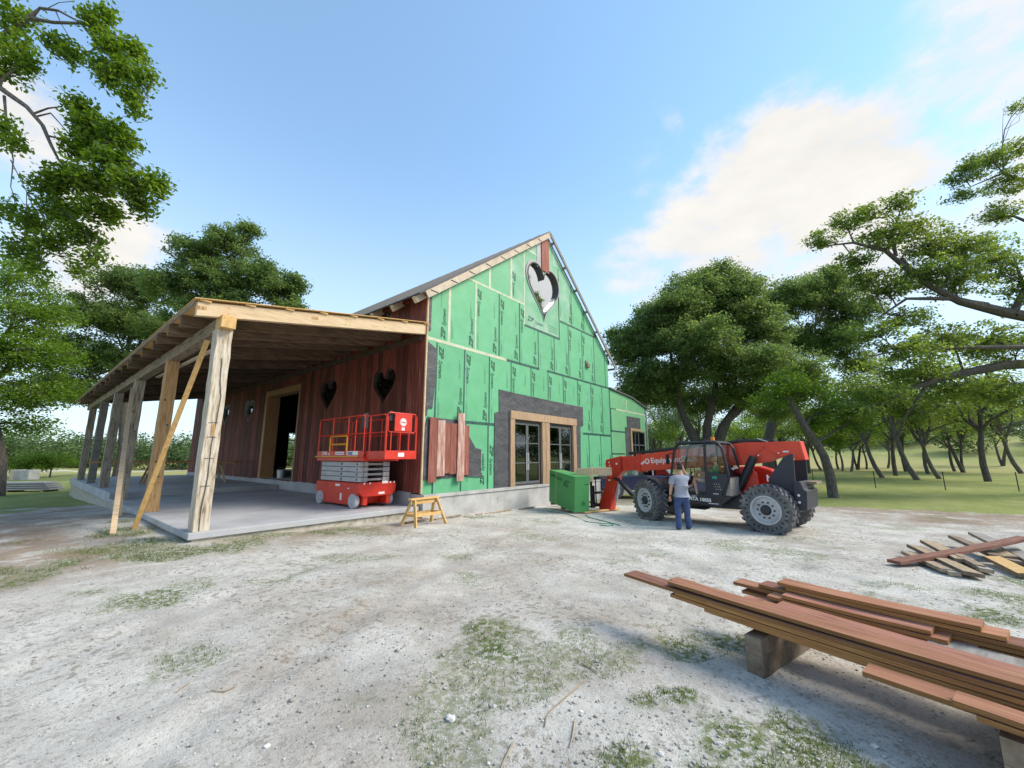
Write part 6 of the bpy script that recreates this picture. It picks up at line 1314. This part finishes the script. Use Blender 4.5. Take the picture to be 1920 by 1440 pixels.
# grove behind: a few kinds, each copied
def grove_proto(seed, h, w, lean, mat_, barkm, tips=60, fork=False):
    rnd = np.random.default_rng(seed); B = Vector((0, 0, 0)); t = thing('grove_tree', 'x', 'tree', B); wood = MB(); C = []
    tp = [Vector((lean*(z/h)**.8*h*.5, .15*math.sin(z), z)) for z in np.linspace(0, h*.60, 6)]; tr_ = [.20-.02*i for i in range(6)]
    wood.tube([tp[0]-Vector((0, 0, .4))]+tp, [.29]+tr_, 8); top = tp[-1]
    if fork: wood.tube([tp[0]-Vector((0, 0, .3)), tp[0]+Vector((-.5, .3, 1.6)), tp[0]+Vector((-1.3, .6, h*.45))], [.3, .22, .14], 7)
    for k in range(9):
        a = 2*math.pi*k/9+rnd.random(); r = w*(.35+.5*rnd.random()); c = top+Vector((math.cos(a)*r, math.sin(a)*r, h*(.02+.36*rnd.random())-(.08*h if k % 3 == 0 else 0)))
        wood.tube(curve(tp[3+k % 3], c, 4, rnd, .1, .06), [.13, .1, .08, .06, .04], 5, False)
        d = rnd.normal(size=(tips//9+3, 3))*np.array([w*.26, w*.26, h*.065]); T = d+np.array(c)
        for q in T[:4]: wood.tube([c, Vector(q)], [.04, .02], 4, False)
        C.append(np.repeat(T, 60, 0)+rnd.normal(size=(len(T)*60, 3))*np.array([.46, .46, .27]))
    wood.build('trunk', M[barkm], t, smooth=True); v, f = leaf_quads(np.concatenate(C), .24, rnd); add('crown', np_mesh('crown', v, f, M[mat_]), t); return t
protos = [grove_proto(1, 9.5, 4.2, .1, 'leaf_mid', 'bark'), grove_proto(2, 9.0, 4.0, -.55, 'leaf_mid', 'bark_grey'), grove_proto(3, 10, 4.6, .15, 'leaf_far', 'bark', 72, True), grove_proto(4, 8.5, 4.0, -.3, 'leaf_lime', 'bark_grey')]
def copy_tree(o, parent=None):
    c = o.copy(); COL.objects.link(c); c.parent = parent
    for ch in o.children: copy_tree(ch, c)
    return c
used = set()
def grove(px, py, k, sc, rot, label, pos=None, name='grove_tree', group='trees of the grove across the meadow'):
    if pos is None:
        d = direction(px, py); t = (EYE+.45)/max(-d.z, .004); p = Vector((0, 0, EYE))+d*t
        for _ in range(30): p = Vector((0, 0, EYE))+d*t; t += (p.z-gz(p.x, p.y))/(-d.z)*.5
    else: p = Vector(pos)
    o = protos[k] if k not in used else copy_tree(protos[k]); used.add(k)
    o.location = (p.x, p.y, gz(p.x, p.y)-.03); o.scale = (sc, sc, sc); o.rotation_euler = (0, 0, rot); o.name = name; tag(o, label, 'tree', group); return o
wr_ = math.pi/2-YAW
rl = lambda: YAW-math.pi/2      # local +x to the right of the picture
gt = [(1518, 888, 0, .95, 0, 'upright dark trunk just right of the tail of the red boom'), (1540, 882, 1, .85, 0, 'thin grey trunk second to the right of the red boom'), (1596, 884, 3, .9, 2.8, 'trunk curving up left behind the leaning near tree'), (1572, 880, 0, .8, 1, 'small far trunk between the leaning near tree and the grove'), (1608, 881, 2, .8, 2, 'forked low tree left of the pale leaning trunks'),
      (1655, 896, 1, 1.05, 0, 'grey leaning trunk, first of the large leaning ones in the grove'), (1680, 892, 0, 1.1, 0, 'stout upright dark trunk between two leaning ones'), (1720, 900, 1, 1.15, 0, 'strongly leaning dark trunk in the middle of the grove'), (1700, 884, 2, .9, 1, 'forked trunk behind the strongly leaning one'), (1740, 889, 0, 1.0, .5, 'dark upright trunk right of the strongly leaning one'), (1762, 898, 1, .95, 0, 'pale leaning trunk in front of the pair of thin trunks'),
      (1790, 884, 0, .9, 1.4, 'short thick trunk with the hill visible behind it'), (1808, 886, 2, .85, .4, 'pair of thin trunks growing from one foot'), (1853, 903, 0, 1.25, .2, 'thick upright trunk standing nearest on the right of the grove'), (1916, 888, 1, 1.2, 0, 'leaning trunk at the far right edge of the picture'), (1665, 878, 3, .9, 3, 'small bright green tree far back in the grove'), (1625, 880, 0, .75, 4, 'low round tree far back left in the grove'),
      (1400, 878, 3, 1.1, 2, 'bright green tree half hidden behind the great oak'), (1470, 880, 3, 1.0, 4, 'bright green tree between the oak and the boom tail'), (1240, 880, 2, 1.1, 1, 'green tree seen behind the low wing'), (1290, 876, 3, 1.1, 5, 'green tree behind the foot of the great oak'), (1880, 876, 2, .9, 2, 'far tree in front of the hill at the right')]
for i_, px in enumerate((1175, 1225, 1270, 1320, 1365, 1410, 1455, 1510, 1580)):
    gt.append((px, 884-(i_*7 % 5), 3 if i_ % 3 else 2, .78+.1*(i_*5 % 4), i_*1.3, 'bushy fresh green tree of the belt behind the great oak'))
for px, py, k, sc, ro_, l in gt: grove(px, py, k, sc, rl()+ro_ if k != 1 else rl(), l)
# trees beyond the right hand grove that close the view
wood_r = []
rnd = np.random.default_rng(77)
def thicket(name, label, cs, n, size, leafm, seed, kind='stuff', sig=1.2):
    rnd = np.random.default_rng(seed); C = []
    for (x, y, r, h) in cs:
        z0 = gz(x, y); k = int(n*r*h/20); d = rnd.normal(size=(k, 3)); d /= np.linalg.norm(d, axis=1)[:, None]; d *= rnd.random((k, 1))**.45; p = d*np.array([r, r, h*.55])+np.array([x, y, z0+h*.5]); p[:, 2] = np.maximum(p[:, 2], z0+.1)
        p += rnd.normal(size=p.shape)*.25; C.append(p)
    v, f = leaf_quads(np.concatenate(C), size, rnd); return tag(add(name, np_mesh(name, v, f, M[leafm])), label, 'woodland', kind=kind)
cs = []
for k in range(46):
    a = rnd.uniform(-.62, .30); r = rnd.uniform(120, 175); p = FW*r+RT*(-math.tan(a-.5)*r*.0); d = FW*math.cos(a-.62)-RT*math.sin(a-.62)*1.0
    p = d*r; cs.append((p.x, p.y, rnd.uniform(4, 7), rnd.uniform(4, 8)))
thicket('distant_woodland', 'hazy line of woodland beyond the grove on the right', cs, 800, .65, 'leaf_far', 5)
# left background: hedge line of trees beyond the meadow
cs = []
for k in range(70):
    px = rnd.uniform(-150, 620); p = at(px, 850, rnd.uniform(78, 120)); cs.append((p.x, p.y, rnd.uniform(4, 6.5), rnd.uniform(4.0, 7.5)))
thicket('distant_woodland', 'line of bushy trees beyond the meadow seen through the porch', cs, 1100, .5, 'leaf_far', 6)
# oak behind the porch
D = 40; b = G(at(470, 860, D)); up = lambda px, py, d=D: at(px, py, d)
trunk = [(b, .7), (b+Vector((0, 0, 3)), .55), (up(455, 700), .5), (up(450, 640), .42), (up(445, 560), .3)]
lobes = [L3(430, 460, D, (2.8, 2.8, 1.8), 56, 4), L3(370, 480, D, (2.6, 2.6, 1.9), 56, 4), L3(340, 540, D, (3.2, 3, 2.2), 80, 4), L3(420, 530, D, (3.4, 3.2, 2.4), 90, 4), L3(490, 520, D, (2.6, 2.6, 1.8), 56, 4), L3(530, 545, D, (2.2, 2.2, 1.6), 44, 4), L3(555, 530, D, (1.1, 1.1, .8), 14, 4), L3(450, 590, D, (3.4, 3, 2), 70, 4), L3(380, 600, D, (3.4, 3, 2), 70, 4), L3(540, 580, D, (1.8, 1.8, 1.0), 24, 4), L3(470, 430, D, (.9, .9, .7), 12, 4)]
make_tree('oak_tree', 'large live oak rising over the porch roof', 'tree', b, trunk, lobes, 'leaf_oak', 'bark', .25, 74, .35, 105, tipk=1.9, extra_limbs=[([up(445, 600), up(452, 540), up(448, 490)], .2)])
D = 46; b = G(at(230, 860, D)); up = lambda px, py, d=D: at(px, py, d)
trunk = [(b, .7), (b+Vector((0, 0, 3)), .55), (up(235, 740), .45), (up(240, 680), .36)]
lobes = [L3(220, 530, D, (3.2, 3, 2.0), 56, 3), L3(280, 540, D, (3.0, 3, 2.2), 56, 3), L3(180, 590, D, (3.6, 3.2, 2.4), 80, 3), L3(250, 600, D, (4, 3.4, 2.4), 90, 3), L3(310, 620, D, (3.4, 3, 2.2), 60, 3), L3(160, 660, D, (3.4, 3, 2.2), 60, 3), L3(220, 670, D, (3.6, 3, 2), 60, 3), L3(120, 720, D, (3.2, 3, 2), 50, 3), L3(270, 690, D, (3, 3, 1.6), 30, 3), L3(170, 745, D, (2.6, 2.6, 1.2), 20, 3)]
make_tree('oak_tree', 'oak standing left of the porch and partly behind its roof', 'tree', b, trunk, lobes, 'leaf_oak', 'bark', .27, 72, .38, 106, tipk=1.9)
# bright tree at the left edge, its trunk just in view
D = 24; b = G(at(-5, 905, D)); up = lambda px, py, d=D: at(px, py, d)
trunk = [(b, .42), (up(-2, 860), .34), (up(-15, 800), .3), (up(-20, 720), .26), (up(0, 640), .2)]
lobes = [L3(30, 520, D, (2.2, 2.2, 1.5), 60, 4), L3(-40, 560, D, (2.4, 2.2, 1.8), 50, 4), L3(60, 590, D, (2.2, 2.2, 1.5), 70, 4), L3(20, 660, D, (2.6, 2.4, 1.6), 90, 4), L3(90, 660, D, (1.9, 1.9, 1.3), 56, 3), L3(80, 730, D, (2.2, 2.1, 1.1), 60, 3), L3(20, 750, D, (2.2, 2.1, 1.1), 56, 3), L3(110, 590, D+2, (1.6, 1.6, 1.0), 26, 3), L3(50, 800, D+2, (2.0, 2, .6), 30, 2), L3(-70, 680, D, (2.5, 2.5, 1.6), 40, 3)]
make_tree('elm_tree', 'bright green tree at the left edge with a reddish trunk', 'tree', b, trunk, lobes, 'leaf_lime', 'bark', .17, 60, .34, 107)
# near tree off the left edge: its boughs hang in at the upper left
b = G((-6.3, 9.2, 0)); D = 8.6; up = lambda px, py, d=D: at(px, py, d)
trunk = [(b, .5), (b+Vector((.3, .2, 3)), .42), (b+Vector((.8, .4, 5.5)), .34), (b+Vector((1.3, .5, 7.5)), .26), (b+Vector((1.9, .6, 9.5)), .18)]
limbs = [([b+Vector((1.3, .5, 7.5)), up(-90, 20), up(0, 70), up(60, 30), up(75, 15)], .13), ([up(60, 35), up(100, 42), up(160, 44), up(215, 65), up(260, 110), up(285, 150)], .045), ([up(75, 15), up(110, 20), up(150, 42), up(180, 80), up(215, 120)], .035), ([up(105, 22), up(115, 45), up(130, 70)], .015),
         ([b+Vector((.8, .4, 5.5)), up(-90, 100), up(-20, 150), up(10, 172), up(50, 200), up(80, 235), up(95, 270), up(110, 300), up(135, 330)], .085), ([up(66, 212), up(90, 203), up(115, 200), up(130, 180), up(115, 165)], .025), ([up(70, 218), up(95, 212), up(120, 240), up(140, 262)], .022), ([up(92, 255), up(120, 262), up(145, 290), up(180, 300)], .025), ([up(8, 180), up(12, 230), up(25, 300), up(20, 350)], .03), ([up(20, 300), up(35, 330), up(50, 360)], .012), ([up(80, 20), up(110, 5), up(140, 2)], .012)]
lobes = []
for (px, py, r, n) in ((25, 30, (.55, .5, .35), 30), (20, 90, (.5, .5, .45), 30), (45, 120, (.3, .3, .25), 14), (15, 130, (.4, .4, .3), 16), (180, 45, (.36, .3, .18), 22), (200, 25, (.2, .2, .12), 8), (110, 85, (.28, .25, .16), 16), (140, 105, (.25, .25, .14), 14), (210, 85, (.38, .35, .2), 24), (250, 95, (.3, .3, .18), 18), (235, 130, (.36, .3, .2), 22), (275, 145, (.22, .22, .2), 14), (200, 150, (.25, .25, .2), 12), (245, 175, (.28, .28, .2), 16), (185, 120, (.25, .25, .14), 12), (255, 205, (.16, .16, .14), 7),
                      (150, 200, (.3, .3, .22), 22), (170, 235, (.36, .33, .25), 32), (215, 250, (.34, .33, .22), 28), (150, 275, (.42, .4, .28), 40), (210, 300, (.42, .4, .28), 40), (245, 260, (.2, .2, .2), 10), (170, 335, (.5, .45, .3), 50), (115, 335, (.42, .4, .28), 34), (240, 345, (.42, .4, .26), 36), (290, 340, (.26, .25, .2), 16), (300, 355, (.2, .2, .1), 9), (265, 385, (.3, .3, .2), 18), (190, 395, (.5, .45, .26), 40), (120, 395, (.46, .45, .26), 30), (85, 350, (.3, .3, .2), 12), (150, 440, (.45, .4, .24), 26), (60, 420, (.42, .4, .25), 18), (25, 400, (.4, .4, .25), 14), (100, 455, (.4, .4, .25), 18), (40, 470, (.45, .4, .3), 18), (170, 480, (.25, .25, .2), 8), (10, 240, (.28, .25, .2), 12), (25, 270, (.25, .25, .16), 10), (140, 500, (.2, .2, .16), 6), (70, 510, (.3, .3, .2), 10)):
    lobes.append((at(px, py, D+(.25 if py > 380 else 0)), tuple(q*.92 for q in r), n, 3 if py < 160 else 2))
make_tree('pecan_tree', 'nearby tree whose leafy boughs hang into the upper left corner', 'tree', b, trunk, lobes, 'leaf_lime', 'bark_grey', .11, 30, .10, 108, minr=.008, extra_limbs=limbs, zflat=1.15)
# ---- small things in the left meadow
p = at(20, 915, 27); sh = thing('metal_panel_stack', 'low stack of grey metal roofing panels lying on the grass at the left edge', 'metal panels', (p.x, p.y, gz(p.x, p.y)), YAW-math.pi/2+.12)
for k in range(4): MB().box((-3.4+.15*k, -.5, .12+.13*k), (2.7-.12*k, .5, .215+.13*k)).build('metal_panel', M['steel_grey'], sh, bevel=.01)
for x in (-2, .2, 2.2): MB().box((x, -.55, 0), (x+.12, .55, .118)).build('bearer', M['scrap'], sh)
p = at(50, 878, 40); bx = thing('stone_block', 'grey concrete block standing under the bright shrubs at the left', 'block', (p.x, p.y, gz(p.x, p.y)), YAW); MB().box((-.5, -.9, 0), (.5, .5, .95)).build('block', M['concrete'], bx, bevel=.03); MB().box((-.5, .52, 0), (.45, .95, .98)).build('block_end', M['pale_board'], bx, bevel=.03)
for (px, d, l) in ((60, 43, 'bright green shrub behind the grey concrete block'), (100, 44, 'olive green shrub right of the grey concrete block')):
    p = at(px, 860, d); b = G(p); make_tree('shrub', l, 'shrub', b, [(b, .08), (b+Vector((0, 0, .8)), .06), (b+Vector((.1, 0, 1.4)), .05)], [(b+Vector((0, 0, 1.7)), (1.5, 1.5, .9), 40, 2), (b+Vector((.9, -.6, 1.6)), (1.2, 1.2, .7), 26, 2), (b+Vector((-.9, .5, 1.3)), (1.2, 1.2, .7), 26, 2)], 'leaf_lime', 'bark', .16, 46, .26, int(px), minr=.01)
# ---- steel fence posts in the right meadow
for (px, py, l) in ((1526, 909, 'thin steel fence post nearest the boom tail, first from the left'), (1642, 915, 'thin steel fence post in front of the grey leaning trunk'), (1773, 919, 'thin steel fence post right of the pale leaning trunk'), (1911, 921, 'thin steel fence post at the right edge of the picture')):
    d = direction(px, py); p = Vector((0, 0, EYE))+d*((EYE+.47)/-d.z); o = thing('fence_post', l, 'fence post', (p.x, p.y, gz(p.x, p.y)-.1), group='steel posts in the right meadow')
    MB().box((-.02, -.025, 0), (.02, -.015, 1.25)).box((-.003, -.014, 0), (.003, .022, 1.25)).build('stake', M['black'], o)
print('objects', len(bpy.data.objects), 'tris', sum(len(m.polygons) for m in bpy.data.meshes))
